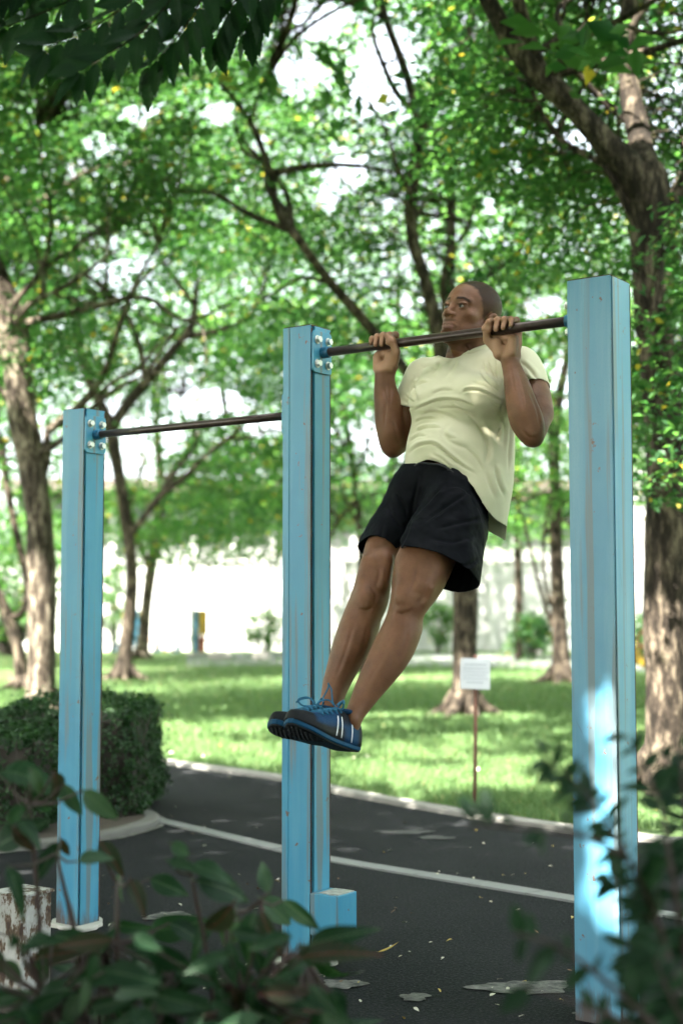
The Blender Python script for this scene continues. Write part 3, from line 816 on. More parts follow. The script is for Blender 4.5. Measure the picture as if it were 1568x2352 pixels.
frame = empty('pull_up_frame')
def post(C, w, top, grooves, g=.012, mat=None):
    """square hollow post standing on the ground at C; a narrow seam runs down beside the corner nearest the camera"""
    h = w/2
    d = .010
    # counter clockwise outline in (U, VV); near-left corner is (-h,-h), near corner (h,-h)
    poly = [(-h, -h)]
    for gx in grooves:
        x = -h+w*gx
        poly += [(x-.0012, -h), (x, -h+.003), (x+.0012, -h)]
    poly += [(h, -h), (h, -h+.003), (h-d, -h+.004), (h-d, -h+.003+g), (h, -h+.004+g), (h, h), (-h, h)]
    o = empty('dummy') if False else None
    mb = MB(); mb.prism(poly, .0, top, (0, 0, 0), AXP)
    ob = mb.build('post', mat or M_BLUE, None, False, .0022, 2)
    ob.location = C; ob.parent = frame
    # seam lining
    mb = MB(); mb.box(U*(h-d+.0012)+VV*(-h+.0035+g/2)+UZ*(top*.5), (.002, g*.8, top-.01), AXP)
    sm_ = mb.build('seam', M_RUST); sm_.parent = ob
    mb = MB(); mb.box(U*(h-.0012)+VV*(h-.0018)+UZ*(top*.5), (.0034, .0042, top-.012), AXP)
    er = mb.build('edge_rust', M_RUST); er.parent = ob
    mb = MB(); mb.box(UZ*(top+.0012), (w-.004, w-.004, .003), AXP)
    cap = mb.build('cap', M_RUST); cap.parent = ob
    return ob
def plate(center, nrm, w, hh, stub, name='mounting_plate'):
    """bolted plate carrying a bar end; nrm is the outward direction (+U or -U)"""
    ax = np.array([nrm, np.cross(UZ, nrm), UZ])
    mb = MB()
    r = .012; pts = []
    for cx, cz, a0 in ((w/2-r, hh/2-r, 0), (-w/2+r, hh/2-r, 90), (-w/2+r, -hh/2+r, 180), (w/2-r, -hh/2+r, 270)):
        for k in range(5):
            a = R(a0+22.5*k); pts.append((cx+r*math.cos(a), cz+r*math.sin(a)))
    mb.prism(pts, 0, .008, (0, 0, 0), [ax[1], ax[2], ax[0]])
    pl = mb.build(name, M_BLUE, None, False, .0012, 2); pl.location = center; pl.parent = frame
    for i, (sx, sz) in enumerate(((-1, 1), (1, 1), (1, -1), (-1, -1))):
        mb = MB()
        q = ax[1]*sx*w*.29+ax[2]*sz*hh*.285
        hexa = [(.0105*math.cos(R(60*k+9*i)), .0105*math.sin(R(60*k+9*i))) for k in range(6)]
        mb.prism([(x*1.28, y*1.28) for x, y in [(.0105*math.cos(R(30*k)), .0105*math.sin(R(30*k))) for k in range(12)]], .008, .0105, q, [ax[1], ax[2], ax[0]])
        mb.prism(hexa, .0105, .021, q, [ax[1], ax[2], ax[0]])
        bo = mb.build('bolt', M_BOLT, None, False, .0016, 2); bo.parent = pl
    mb = MB(); mb.tube([ax[0]*.006, ax[0]*stub], .0175, 20)
    so = mb.build('socket', M_STUB, None, True, .0015, 2); so.parent = pl
    return pl
W2, W3 = .104, .125
W1 = .1005
# post 2 (middle): the bar meets its right face at px 735
F2 = along(BAR2, 736); C2 = F2-U*W2/2
# post 3 (right): its near left corner shows at px 1309 half way up
lo_, hi_ = .3, 3.0
for _ in range(50):
    t = (lo_+hi_)/2; C3 = F2+U*t
    q = C3-U*W3/2-VV*W3/2; q = np.array([q[0], q[1], 1.0])
    if proj(q)[0] < 1310: lo_ = t
    else: hi_ = t
lo_, hi_ = -3.0, -.3
for _ in range(50):
    t = (lo_+hi_)/2; C1 = C2+U*t
    q = C1+U*W1/2-VV*W1/2; q = np.array([q[0], q[1], 1.0])
    if proj(q)[0] < 187: lo_ = t
    else: hi_ = t
def z_for(px_point, py):
    lo, hi = -1, 5
    for _ in range(50):
        z = (lo+hi)/2
        if proj(np.array([px_point[0], px_point[1], z]))[1] > py: lo = z
        else: hi = z
    return z
near = lambda C, w: C+U*w/2-VV*w/2
flat = lambda c: np.array([c[0], c[1], 0.0])
T1, T2, T3 = z_for(near(C1, W1), 937), z_for(near(C2, W2), 746), z_for(near(C3, W3), 631)
print('posts', C1, C2, C3, 'tops', T1, T2, T3, 'base px', [tuple(proj(flat(near(c, w)))) for c, w in ((C1, W1), (C2, W2), (C3, W3))])
frame.location = flat(C2)
def to_frame(o): o.matrix_parent_inverse = Matrix.Translation(-Vector(frame.location))
p1 = post(flat(C1), W1, T1, (), .009); p2 = post(flat(C2), W2, T2, (.24,), .019); p3 = post(flat(C3), W3, T3, (), .009, M_PALE)
p3['label'] = 'right post, widest and palest, dappled with sunlight'
p1['label'] = 'left post, shortest, rusty at its foot'
ZB2 = BAR2[2]
ZB1 = z_for(C1+U*W1/2, 999)
def bar(z, a, b, ra):
    pa = flat(a)+UZ*z; pb = flat(b)+UZ*z; n = unit(pb-pa)
    for c, nn, ht in ((pa, n, .15), (pb, -n, .15)): plates.append(plate(c, nn, .095, .128, .034))
    mb = MB(); mb.tube([pa+n*.030, pa+n*.25, pb-n*.25, pb-n*.030], ra, 24)
    o = mb.build('bar', M_BAR, None, True); o.parent = frame; to_frame(o)
    return o
plates = []
bar(ZB2, C2+U*W2/2, C3-U*W3/2, .0138)
bar(ZB1, C1+U*W1/2, C2-U*W2/2, .0125)
for o in [p1, p2, p3]+plates: to_frame(o)
# step box bolted low on the middle post
zt, zb = z_for(near(C2, W2), 2050), z_for(near(C2, W2), 2147)
mb = MB(); bw = .098
mb.box(flat(C2)+U*(W2/2+bw/2+.001)+VV*(-.0015)+UZ*((zt+zb)/2), (bw, W2-.003, zt-zb), AXP)
bx = mb.build('foot_step', M_BLUE, None, False, .003, 2); bx.parent = frame; to_frame(bx)
mb = MB(); mb.box(flat(C2)+U*(W2/2+bw/2+.012)+VV*.0+UZ*(zt+.0012), (bw-.03, W2-.022, .0024), AXP)
q = mb.build('worn_top', simple_mat('worn_step', (.36, .36, .33), .8, .6, 60)); q.parent = bx
q.matrix_parent_inverse = bx.matrix_parent_inverse.copy() if False else Matrix.Translation(-Vector(frame.location)) if False else Matrix.Identity(4)
tag(frame, 'blue painted steel pull-up frame of three posts and two brown bars, rust along its seams', 'pull-up frame')
# concrete feet
M_CONC = simple_mat('concrete', (.42, .40, .36), .9, .25, 14, 0, .4)
def blob(r, n, seed, sx=1.0, sy=1.0):
    rr = random.Random(seed); ph = [rr.uniform(0, 6.28) for _ in range(4)]
    return [((r*(1+.14*math.sin(2*a+ph[0])+.10*math.sin(3*a+ph[1])+.07*math.sin(5*a+ph[2])+.05*math.sin(9*a+ph[3])))*math.cos(a)*sx,
             (r*(1+.14*math.sin(2*a+ph[0])+.10*math.sin(3*a+ph[1])+.07*math.sin(5*a+ph[2])+.05*math.sin(9*a+ph[3])))*math.sin(a)*sy) for a in [2*math.pi*i/n for i in range(n)]]
for i, (c, w) in enumerate(((C1, W1), (C2, W2))):
    mb = MB(); mb.prism(blob(w*.95, 40, 11+i), -.02, .012, flat(c), AXP)
    f = mb.build('footing', M_CONC, None, False, .003, 1); f.parent = frame; to_frame(f)
# ================================================================ the person
# ---- distance field sculpting on a grid, meshed with surface nets
class Grid:
    def __init__(s, lo, hi, h):
        s.o = np.array(lo, float); s.h = h
        s.n = np.ceil((np.array(hi)-s.o)/h).astype(int)+1
        s.F = np.full(s.n, .06, np.float32)
    def sub(s, lo, hi):
        a = np.clip(np.floor((lo-s.o)/s.h).astype(int), 0, s.n)
        b = np.clip(np.ceil((hi-s.o)/s.h).astype(int)+1, 0, s.n)
        if np.any(b <= a): return None
        sl = tuple(slice(i, j) for i, j in zip(a, b))
        ax = [(s.o[i]+s.h*np.arange(a[i], b[i])).astype(np.float32) for i in range(3)]
        return sl, ax[0][:, None, None], ax[1][None, :, None], ax[2][None, None, :]
    def put(s, sl, d, k, op):
        f = s.F[sl]
        if op == 'add':
            m = np.minimum(f, d)
            if k > 0:
                h = np.maximum(k-np.abs(f-d), 0)/k; m -= h*h*(k*.25)
        else:
            d = -d; m = np.maximum(f, d)
            if k > 0:
                h = np.maximum(k-np.abs(f-d), 0)/k; m += h*h*(k*.25)
        s.F[sl] = m
    def ell(s, c, ax, r, k=.01, op='add'):
        c = np.array(c, float); ax = np.array(ax, float); r = np.array(r, float)
        ext = np.sqrt(((ax*r[:, None])**2).sum(0))+k+2*s.h
        q = s.sub(c-ext, c+ext)
        if q is None: return
        sl, X, Y, Z = q; X = X-c[0]; Y = Y-c[1]; Z = Z-c[2]
        k0 = 0; k1 = 0
        for i in range(3):
            l = (X*ax[i, 0]+Y*ax[i, 1]+Z*ax[i, 2])/r[i]
            k0 = k0+l*l; k1 = k1+(l/r[i])**2
        k0 = np.sqrt(k0)
        d = k0*(k0-1)/np.maximum(np.sqrt(k1), 1e-6)
        s.put(sl, d.astype(np.float32), k, op)
    def seg(s, a, b, ra, rb, k=.01, op='add', side=None):
        """tapered capsule; ra, rb are (r1, r2): r1 along side, r2 across it"""
        a = np.array(a, float); b = np.array(b, float)
        ra = np.broadcast_to(ra, 2).astype(float); rb = np.broadcast_to(rb, 2).astype(float)
        L = np.linalg.norm(b-a); t_ = (b-a)/L
        if side is None: side = np.cross(t_, [0.3, .9, .1])
        sx = unit(side-t_*np.dot(side, t_)); sy = np.cross(t_, sx)
        m = max(ra.max(), rb.max())+k+2*s.h
        q = s.sub(np.minimum(a, b)-m, np.maximum(a, b)+m)
        if q is None: return
        sl, X, Y, Z = q; X = X-a[0]; Y = Y-a[1]; Z = Z-a[2]
        w = X*t_[0]+Y*t_[1]+Z*t_[2]
        t = np.clip(w/L, 0, 1)
        x = X*sx[0]+Y*sx[1]+Z*sx[2]; y = X*sy[0]+Y*sy[1]+Z*sy[2]; z = w-t*L
        r1 = ra[0]+(rb[0]-ra[0])*t; r2 = ra[1]+(rb[1]-ra[1])*t; r3 = .5*(r1+r2)
        k0 = np.sqrt((x/r1)**2+(y/r2)**2+(z/r3)**2)
        k1 = np.sqrt((x/(r1*r1))**2+(y/(r2*r2))**2+(z/(r3*r3))**2)
        d = k0*(k0-1)/np.maximum(k1, 1e-6)
        s.put(sl, d.astype(np.float32), k, op)
    def chain(s, pts, rad, k=.01, sides=None, inner=.004):
        """smooth limb through stations: first segment blends by k with what is there"""
        T = Grid.__new__(Grid); T.o = s.o; T.h = s.h; T.n = s.n; T.F = None
        pts = np.array(pts); rad = np.array(rad, float)
        if rad.ndim == 1: rad = np.stack([rad, rad], 1)
        m = rad.max()+k+2*s.h
        q = s.sub(pts.min(0)-m, pts.max(0)+m)
        if q is None: return
        sl = q[0]
        T.o = s.o+s.h*np.array([c.start for c in sl]); T.n = np.array([c.stop-c.start for c in sl])
        T.F = np.full(T.n, .06, np.float32)
        for i in range(len(pts)-1):
            sd = None if sides is None else (sides if np.ndim(sides) == 1 else sides[i])
            T.seg(pts[i], pts[i+1], rad[i], rad[i+1], inner if i else 0, 'add', sd)
        s.put(sl, T.F, k, 'add')
    def mesh(s, smooth=1):
        F = s.F; n = s.n; sg = F < 0
        c = np.zeros(tuple(n-1), np.uint8)
        sl = (slice(0, -1), slice(1, None))
        for i in (0, 1):
            for j in (0, 1):
                for k in (0, 1):
                    c += sg[sl[i], sl[j], sl[k]]
        ids = np.flatnonzero((c > 0) & (c < 8)); del c
        ci = np.stack(np.unravel_index(ids, tuple(n-1)), 1)
        val = np.empty((len(ids), 8), np.float32)
        corners = [(i, j, k) for i in (0, 1) for j in (0, 1) for k in (0, 1)]
        for q, (i, j, k) in enumerate(corners):
            val[:, q] = F[ci[:, 0]+i, ci[:, 1]+j, ci[:, 2]+k]
        acc = np.zeros((len(ids), 3)); cnt = np.zeros(len(ids))
        for a in range(8):
            for b in range(a+1, 8):
                ca, cb = np.array(corners[a]), np.array(corners[b])
                if np.abs(ca-cb).sum() != 1: continue
                va, vb = val[:, a], val[:, b]
                m = (va < 0) != (vb < 0)
                t = np.where(m, va/np.where(m, va-vb, 1), 0)
                acc += np.where(m[:, None], ca+(cb-ca)*t[:, None], 0); cnt += m
        V = s.o+s.h*(ci+acc/cnt[:, None])
        dims = tuple(n-1)
        quads = []
        for ax in range(3):
            lo = [slice(None)]*3; hi = [slice(None)]*3; lo[ax] = slice(0, -1); hi[ax] = slice(1, None)
            a = sg[tuple(lo)]; b = sg[tuple(hi)]
            e = np.stack(np.nonzero(a != b), 1)
            o1, o2 = (ax+1) % 3, (ax+2) % 3
            ok = (e[:, o1] > 0) & (e[:, o2] > 0) & (e[:, o1] < n[o1]-1) & (e[:, o2] < n[o2]-1)
            e = e[ok]
            ins = sg[e[:, 0], e[:, 1], e[:, 2]]
            d1 = np.zeros(3, int); d1[o1] = 1; d2 = np.zeros(3, int); d2[o2] = 1
            cells = [e-d1-d2, e-d2, e, e-d1]
            qi = np.stack([np.searchsorted(ids, np.ravel_multi_index(tuple(x.T), dims)) for x in cells], 1)
            qi[~ins] = qi[~ins][:, ::-1]
            quads.append(qi)
        Q = np.concatenate(quads)
        for _ in range(smooth): V = relax(V, Q, .5)
        return V, Q
def relax(V, Q, f=.5):
    acc = np.zeros_like(V); cnt = np.zeros(len(V))
    for a, b in ((0, 1), (1, 2), (2, 3), (3, 0)):
        for i in range(3):
            acc[:, i] += np.bincount(Q[:, a], V[Q[:, b], i], len(V))+np.bincount(Q[:, b], V[Q[:, a], i], len(V))
        cnt += np.bincount(Q[:, a], minlength=len(V))+np.bincount(Q[:, b], minlength=len(V))
    return V+(acc/np.maximum(cnt, 1)[:, None]-V)*f*(cnt > 0)[:, None]
def vnormals(V, Q):
    n = np.cross(V[Q[:, 2]]-V[Q[:, 0]], V[Q[:, 3]]-V[Q[:, 1]])
    out = np.zeros_like(V)
    for a in range(4):
        for i in range(3): out[:, i] += np.bincount(Q[:, a], n[:, i], len(V))
    return out/np.maximum(np.linalg.norm(out, axis=1), 1e-9)[:, None]
def drop(V, Q, kill):
    """remove faces whose vertices are all flagged, then loose vertices"""
    Q = Q[~kill[Q].any(1)]
    used = np.zeros(len(V), bool); used[Q.ravel()] = True
    idx = np.cumsum(used)-1
    return V[used], idx[Q], used
def smooth_rim(V, Q, n=14):
    """even out the open edges left by cutting, so that hems run clean"""
    E = np.concatenate([Q[:, [i, (i+1) % 4]] for i in range(4)]); Es = np.sort(E, 1)
    key = Es[:, 0].astype(np.int64)*len(V)+Es[:, 1]
    u, c = np.unique(key, return_counts=True); u = u[c == 1]
    a, b = u//len(V), u % len(V)
    V = V.copy()
    cnt = np.bincount(a, minlength=len(V))+np.bincount(b, minlength=len(V)); m = cnt > 0
    for it in range(n):
        acc = np.zeros_like(V)
        for i in range(3): acc[:, i] = np.bincount(a, V[b, i], len(V))+np.bincount(b, V[a, i], len(V))
        V[m] += (acc[m]/cnt[m][:, None]-V[m])*.5
    return V
def sm(x, a, b):
    t = np.clip((x-a)/(b-a), 0, 1); return t*t*(3-2*t)

KD = 0.8                                   # pose depths below are in units of 0.8 m
CAMV = np.array([0, cp, sp])               # lens axis
def st(rows, kdepth=1.0):
    """stations (px, py, depth, half width px [, half depth px]) -> points, radii, side vectors"""
    rows = [tuple(r) if len(r) == 5 else (*r, r[3]*kdepth) for r in rows]
    a = catmull(rows, 3)
    pts = np.array([P(x, y, d*KD) for x, y, d, _, _ in a])
    rad = np.stack([a[:, 3]*a[:, 2]*KD/FPX, a[:, 4]*a[:, 2]*KD/FPX], 1)
    sides = []
    for i in range(len(pts)-1):
        t = unit(pts[i+1]-pts[i]); sides.append(np.cross(t, unit(pts[i]-np.array([0, 0, CAMZ]))))
    return pts, rad, np.array(sides)

# ---- head frame
yaw, pit, rol = R(47), R(10), R(7)
hf = np.array([-math.sin(yaw)*math.cos(pit), -math.cos(yaw)*math.cos(pit), math.sin(pit)])
hl = np.array([math.cos(yaw), -math.sin(yaw), 0.0])
hu = unit(np.cross(hf, hl))
hl2 = hl*math.cos(rol)-hu*math.sin(rol); hu2 = hu*math.cos(rol)+hl*math.sin(rol)
HX, HY, HZ = hl2, hf, hu2
HAX = np.array([HX, HY, HZ])
HS = 0.0097                                # one head unit in metres
D_EYE = 4.175-.053
HO = P(1045, 702, D_EYE)-(HY*7.0+HZ*1.0)*HS
def hp(x, y, z): return HO+(HX*x+HY*y+HZ*z)*HS
def hlocal(V): return ((V-HO)@HAX.T)/HS

def build_head(G):
    E = lambda c, r, k=.8, op='add', ax=None: G.ell(hp(*c), HAX if ax is None else ax, np.array(r)*HS, k*HS, op)
    C = lambda a, b, ra, rb, k=.8, op='add': G.seg(hp(*a), hp(*b), ra*HS, rb*HS, k*HS, op)
    E((0, -1.4, 3.7), (7.4, 8.8, 7.3), 0)                 # skull
    E((0, 2.3, 3.4), (6.5, 5.6, 5.6), 1.2)                # forehead
    E((0, 2.6, -2.0), (5.9, 5.6, 7.2), 2.0)               # face
    E((0, 5.2, -5.6), (3.8, 3.3, 4.0), 2.0)               # mouth region
    for s in (-1, 1):
        C((5.3*s, .8, -4.6), (2.2*s, 6.9, -8.6), 1.45, 1.5, 1.8)   # jaw line
        E((4.4*s, 4.8, -1.4), (1.6, 1.8, 1.1), 2.0)       # cheek bone
        C((1.4*s, 7.5, 2.7), (4.6*s, 6.0, 2.5), .55, .5, 1.8)   # brow
        E((3.2*s, 8.6, .75), (1.75, 1.55, 1.05), 1.0, 'sub')       # eye socket
        E((3.1*s, 6.70, .72), (1.45, 1.40, 1.38), .45)          # lids over the ball
        E((3.1*s, 8.15, .58), (1.38, 1.05, .40), .12, 'sub')    # opening between the lids
        E((3.15*s, 7.25, 1.45), (1.75, .85, .36), .5)              # upper lid fold
    E((0, 7.5, -8.9), (2.1, 1.6, 1.6), 1.6)               # chin
    C((0, 7.6, 1.5), (0, 9.5, -1.7), .62, .88, 1.0)       # nose bridge
    E((0, 9.8, -2.0), (1.02, 1.0, .88), .7)               # nose tip
    for s in (-1, 1):
        E((1.35*s, 8.6, -2.25), (.80, 1.1, .72), .6)      # nostril wing
        E((.75*s, 9.3, -2.95), (.45, .6, .38), .2, 'sub')
        E((0, 0, 0), (.1, .1, .1), .1)   # smile fold
    E((0, 8.0, -4.0), (2.2, .9, 1.0), .9)                # philtrum
    E((0, 8.2, -5.0), (2.5, .85, .56), .45)            # upper lip
    E((0, 8.1, -6.0), (2.2, .9, .70), .45)              # lower lip
    C((-3.0, 7.3, -4.75), (0, 9.35, -5.48), .07, .06, .25, 'sub')
    C((3.0, 7.3, -4.75), (0, 9.35, -5.48), .07, .06, .25, 'sub')
    C((-2.7, 7.55, -5.5), (2.7, 7.55, -5.5), .5, .5, .3)
    E((0, 8.1, -7.4), (2.0, .5, .5), .8, 'sub')
    for s in (-1, 1):                                     # ears
        a = R(14)
        ex = unit(HX*s*math.cos(R(20))+HY*math.sin(R(20)))
        ez = unit(HZ*math.cos(a)-HY*math.sin(a)); ez = unit(ez-ex*np.dot(ez, ex)); ey = np.cross(ez, ex)
        ax = np.array([ex, ey, ez])
        c = (7.6*s, -1.9, -1.6)
        E(c, (.80, 2.0, 3.0), .3, 'add', ax)
        q = np.array(hp(*c))+ex*.75*HS
        G.ell(q+HY*.25*HS-HZ*.2*HS, ax, np.array((.6, .85, 1.35))*HS, .3*HS, 'sub')
        G.ell(q-HY*.3*HS+HZ*1.35*HS, ax, np.array((.5, .85, .75))*HS, .3*HS, 'sub')
        E((7.0*s, -.2, -1.9), (.5, .5, .6), .4)           # tragus
    # neck
    nb = P(1066, 850, 5.24*KD)
    nt = hp(0, -2.2, -4.5)
    G.chain([nt, .5*(nt+nb)+np.array([0, -.004, 0]), nb], [(.058, .06), (.053, .055), (.055, .055)], .02, None, .01)
    for s in (-1, 1):                                     # neck muscles
        G.seg(hp(5.6*s, -1.8, -4.0), nb+HX*.02*s+HY*.05+UZ*.01, .012, .009, .02)
    G.seg(hp(0, 4.2, -10.0), hp(0, 3.6, -11.5), .014, .012, .02)     # throat
    return nb

# ---- hands closed over the bar
def build_hand(G, c, s, wrist):
    """c: centre of the grip on the bar axis; s=+1 when the thumb lies towards +U"""
    B = lambda a, f, z: c+U*a*s+FW*f+UZ*z
    br = .0140
    # palm pressed under and behind the bar
    G.chain([wrist, B(-.002, -.020, -.066), B(0, -.024, -.038), B(0, -.027, -.008)],
            [(.027, .019), (.036, .017), (.040, .0155), (.041, .013)], .012, U, .006)
    G.seg(B(.018, -.002, -.066), B(.024, -.001, -.036), .0185, .0165, .007)       # thumb mound
    G.seg(B(-.019, -.003, -.068), B(-.023, -.005, -.034), .0172, .0150, .006)    # heel of the little finger
    G.seg(B(-.024, -.010, -.024), B(.016, -.010, -.022), .0095, .0095, .008)     # pad below the fingers
    G.seg(B(.026, -.012, -.034), B(.034, -.012, -.016), .014, .013, .008)
    # fingers: index .. little
    for i, (a, ln, rd) in enumerate(((.030, 1.0, .0092), (.0105, 1.06, .0095), (-.009, 1.0, .0090), (-.0275, .86, .0080))):
        da = -.002*i+.003
        k0 = B(a, -.028, .004)
        k1 = B(a+da*.5, -.018*ln, .029*ln)
        k2 = B(a+da, .017*ln, .0235*ln)
        k3 = B(a+da*1.3, .0265*ln, -.001+.006*(1-ln)*6)
        G.chain([k0, k1, k2, k3], [rd*1.08, rd*1.08, rd, rd*.84], .003, None, .004)
        G.ell(k1, np.eye(3), (rd*1.12,)*3, .004)
        G.ell(k2, np.eye(3), (rd*1.05,)*3, .003)
    # thumb
    t0 = B(.030, -.008, -.052); t1 = B(.050, .008, -.026); t2 = B(.046, .024, .004); t3 = B(.033, .031, .020)
    G.chain([t0, t1, t2, t3], [.0145, .0118, .0108, .0088], .008, None, .005)
    G.ell(t2, np.eye(3), (.0115,)*3, .004)

GR = along(BAR2, 880); GL = along(BAR2, 1158)
WR = P(884, 846, 5.26*KD); WL = P(1167, 815, 4.99*KD)

arm_r = [(884, 846, 5.26, 20, 16), (883, 866, 5.26, 21, 17), (885, 900, 5.26, 25, 22), (890, 929, 5.25, 29, 26), (894, 970, 5.24, 31, 29), (899, 1010, 5.24, 28, 27), (901, 1027, 5.24, 22, 22)]
uarm_r = [(966, 868, 5.33, 38), (949, 925, 5.31, 37, 40), (930, 970, 5.29, 35, 40), (912, 1012, 5.26, 27, 27), (903, 1028, 5.25, 21, 21)]
arm_l = [(1167, 815, 4.98, 18, 15), (1173, 840, 4.96, 20, 16.5), (1187, 885, 4.92, 27, 23), (1197, 930, 4.88, 33, 29), (1208, 965, 4.86, 36, 32), (1219, 992, 4.85, 30, 28), (1224, 1005, 4.85, 21, 21)]
uarm_l = [(1200, 848, 5.08, 40), (1220, 895, 5.04, 37, 42), (1232, 938, 4.98, 33, 40), (1230, 978, 4.92, 26, 28), (1226, 1002, 4.88, 20, 20)]
leg_r = [(978, 1130, 5.15, 50), (925, 1195, 5.10, 48), (888, 1250, 5.04, 45), (868, 1299, 5.0, 38.5), (857, 1338, 4.96, 39), (848, 1377, 4.94, 41.5),
         (832, 1415, 4.93, 41), (819, 1454, 4.92, 43, 46), (803, 1493, 4.91, 39.5, 46), (787, 1531, 4.90, 34, 39), (772, 1570, 4.88, 29, 31), (761, 1609, 4.85, 24, 26), (756, 1640, 4.83, 21, 25)]
leg_l = [(1040, 1150, 5.02, 58), (1012, 1215, 4.96, 60), (975, 1290, 4.89, 64), (958, 1338, 4.85, 56.5), (943, 1377, 4.82, 43.5),
         (929, 1415, 4.81, 38), (919, 1454, 4.80, 43, 47), (901, 1493, 4.79, 44.5, 50), (879, 1531, 4.77, 40, 45), (854, 1570, 4.75, 33, 36), (831, 1610, 4.73, 25, 28), (813, 1645, 4.71, 19, 25), (807, 1672, 4.71, 16, 22)]
torso = [(1062, 885, 5.24, 80, 52), (1060, 915, 5.22, 96, 62), (1050, 990, 5.18, 98, 66), (1022, 1070, 5.13, 78, 52), (1006, 1120, 5.10, 78, 52)]

def bump_px(G, px, py, d, r, k=.02, op='add', ax=None):
    G.ell(P(px, py, d*KD), np.eye(3) if ax is None else ax, r, k, op)

def build_body(G):
    p, r, s = st(torso); G.chain(p, r, .03, U, .02)
    for rows in (uarm_r, uarm_l):
        p, r, s = st(rows); G.chain(p, r, .02, s, .01)
    for rows in (arm_r, arm_l):
        p, r, s = st(rows); G.chain(p, r, .006, s, .008)
    # soft muscles laid just under the skin
    G.seg(P(903, 990, 5.215*KD), P(890, 925, 5.225*KD), .019, .012, .03)
    G.seg(P(1200, 945, 4.845*KD), P(1180, 880, 4.91*KD), .022, .012, .03)
    bump_px(G, 899, 1036, 5.25, (.012, .016, .012), .016)           # points of the elbows
    bump_px(G, 1223, 1011, 4.855, (.017, .017, .012), .014)
    G.seg(P(1240, 905, 5.0*KD), P(1249, 955, 4.95*KD), .018, .020, .02)
    G.seg(P(1248, 945, 4.95*KD), P(1241, 980, 4.9*KD), .018, .010, .02)
    for rows in (leg_r, leg_l):
        p, r, s = st(rows); G.chain(p, r, .012, s, .008)
    # thigh muscles, knee caps, calves, ankles
    G.seg(P(884, 1285, 4.945*KD), P(878, 1340, 4.92*KD), .022, .016, .022)
    G.seg(P(848, 1290, 4.95*KD), P(842, 1335, 4.925*KD), .020, .012, .03)
    bump_px(G, 837, 1370, 4.892, (.019, .020, .024), .03)
    G.seg(P(828, 1405, 4.895*KD), P(812, 1440, 4.885*KD), .010, .008, .02)
    G.seg(P(846, 1440, 4.97*KD), P(824, 1495, 4.96*KD), .026, .022, .03)
    G.seg(P(998, 1290, 4.835*KD), P(976, 1346, 4.785*KD), .022, .017, .022)
    G.seg(P(935, 1285, 4.84*KD), P(927, 1345, 4.79*KD), .024, .012, .03)
    bump_px(G, 924, 1376, 4.772, (.020, .020, .025), .03)
    G.seg(P(914, 1412, 4.77*KD), P(905, 1445, 4.765*KD), .010, .008, .02)
    G.seg(P(942, 1440, 4.84*KD), P(920, 1498, 4.83*KD), .028, .022, .03)
    bump_px(G, 811, 1652, 4.675, (.009, .009, .011), .016)
    bump_px(G, 742, 1612, 4.82, (.008, .008, .011), .014)
    for nb_ in (P(1062, 872, 5.25*KD), ):
        G.seg(nb_, P(978, 875, 5.33*KD), .018, .030, .02)
        G.seg(nb_, P(1190, 858, 5.10*KD), .018, .030, .02)
    build_hand(G, GR, +1, WR)
    build_hand(G, GL, -1, WL)

def body_mesh():
    build_all = []
    # upper part: head, neck, arms, hands, chest
    lo = np.array([.08, 3.6, P(1000, 1090, 4.1)[2]]); hi = np.array([.66, 4.55, P(1080, 625, 4.2)[2]])
    G = Grid(lo, hi, .0021)
    build_body(G); build_head(G)
    V1, Q1 = G.mesh(1); del G
    lo = np.array([-.08, 3.55, P(1000, 1690, 3.8)[2]]); hi = np.array([.46, 4.4, P(1000, 1060, 4.1)[2]])
    G = Grid(lo, hi, .003)
    build_body(G)
    V2, Q2 = G.mesh(1)
    return np.vstack([V1, V2]), np.vstack([Q1, Q2+len(V1)])

def skin_material():
    m, nt, b = new_mat('skin')
    v = coords(nt)
    at = N(nt, 'ShaderNodeAttribute', attribute_name='tone')
    sep = N(nt, 'ShaderNodeSeparateColor'); nt.links.new(at.outputs['Color'], sep.inputs[0])
    n1 = noise(nt, v, 18, 5, .6); n2 = noise(nt, v, 420, 2, .6)
    base = mixc(nt, ramp(nt, n1, [(.3, 0.0), (.7, 1.0)]), (.118, .046, .021), (.190, .083, .041))
    base = mixc(nt, ramp(nt, n2, [(.58, 0.0), (.75, .35)]), base, (.07, .03, .017))
    base = mixc(nt, sep.outputs[0], base, (.40, .215, .135))           # palms
    base = mixc(nt, sep.outputs[1], base, (.20, .088, .072))           # lips
    h1 = noise(nt, v, 900, 2, .6)
    hr = N(nt, 'ShaderNodeMath', operation='MULTIPLY'); nt.links.new(sep.outputs[2], hr.inputs[0])
    nt.links.new(ramp(nt, h1, [(.25, .55), (.6, 1.0)]), hr.inputs[1])
    base = mixc(nt, hr.outputs[0], base, (.009, .008, .0075))           # cropped hair, stubble, brows
    nt.links.new(base, b.inputs['Base Color'])
    mr = N(nt, 'ShaderNodeMapRange'); mr.inputs[3].default_value = .36; mr.inputs[4].default_value = .12
    nt.links.new(sep.outputs[2], mr.inputs[0]); nt.links.new(mr.outputs[0], b.inputs['Specular IOR Level'])
    b.inputs['Roughness'].default_value = .52
    b.inputs['Subsurface Weight'].default_value = .08
    b.inputs['Subsurface Radius'].default_value = (.6, .25, .12)
    b.inputs['Subsurface Scale'].default_value = .01
    hgt = N(nt, 'ShaderNodeMath', operation='ADD')
    nt.links.new(n2, hgt.inputs[0]); nt.links.new(noise(nt, v, 150, 3, .6), hgt.inputs[1])
    bump(nt, b, hgt.outputs[0], .4, .0022)
    return m

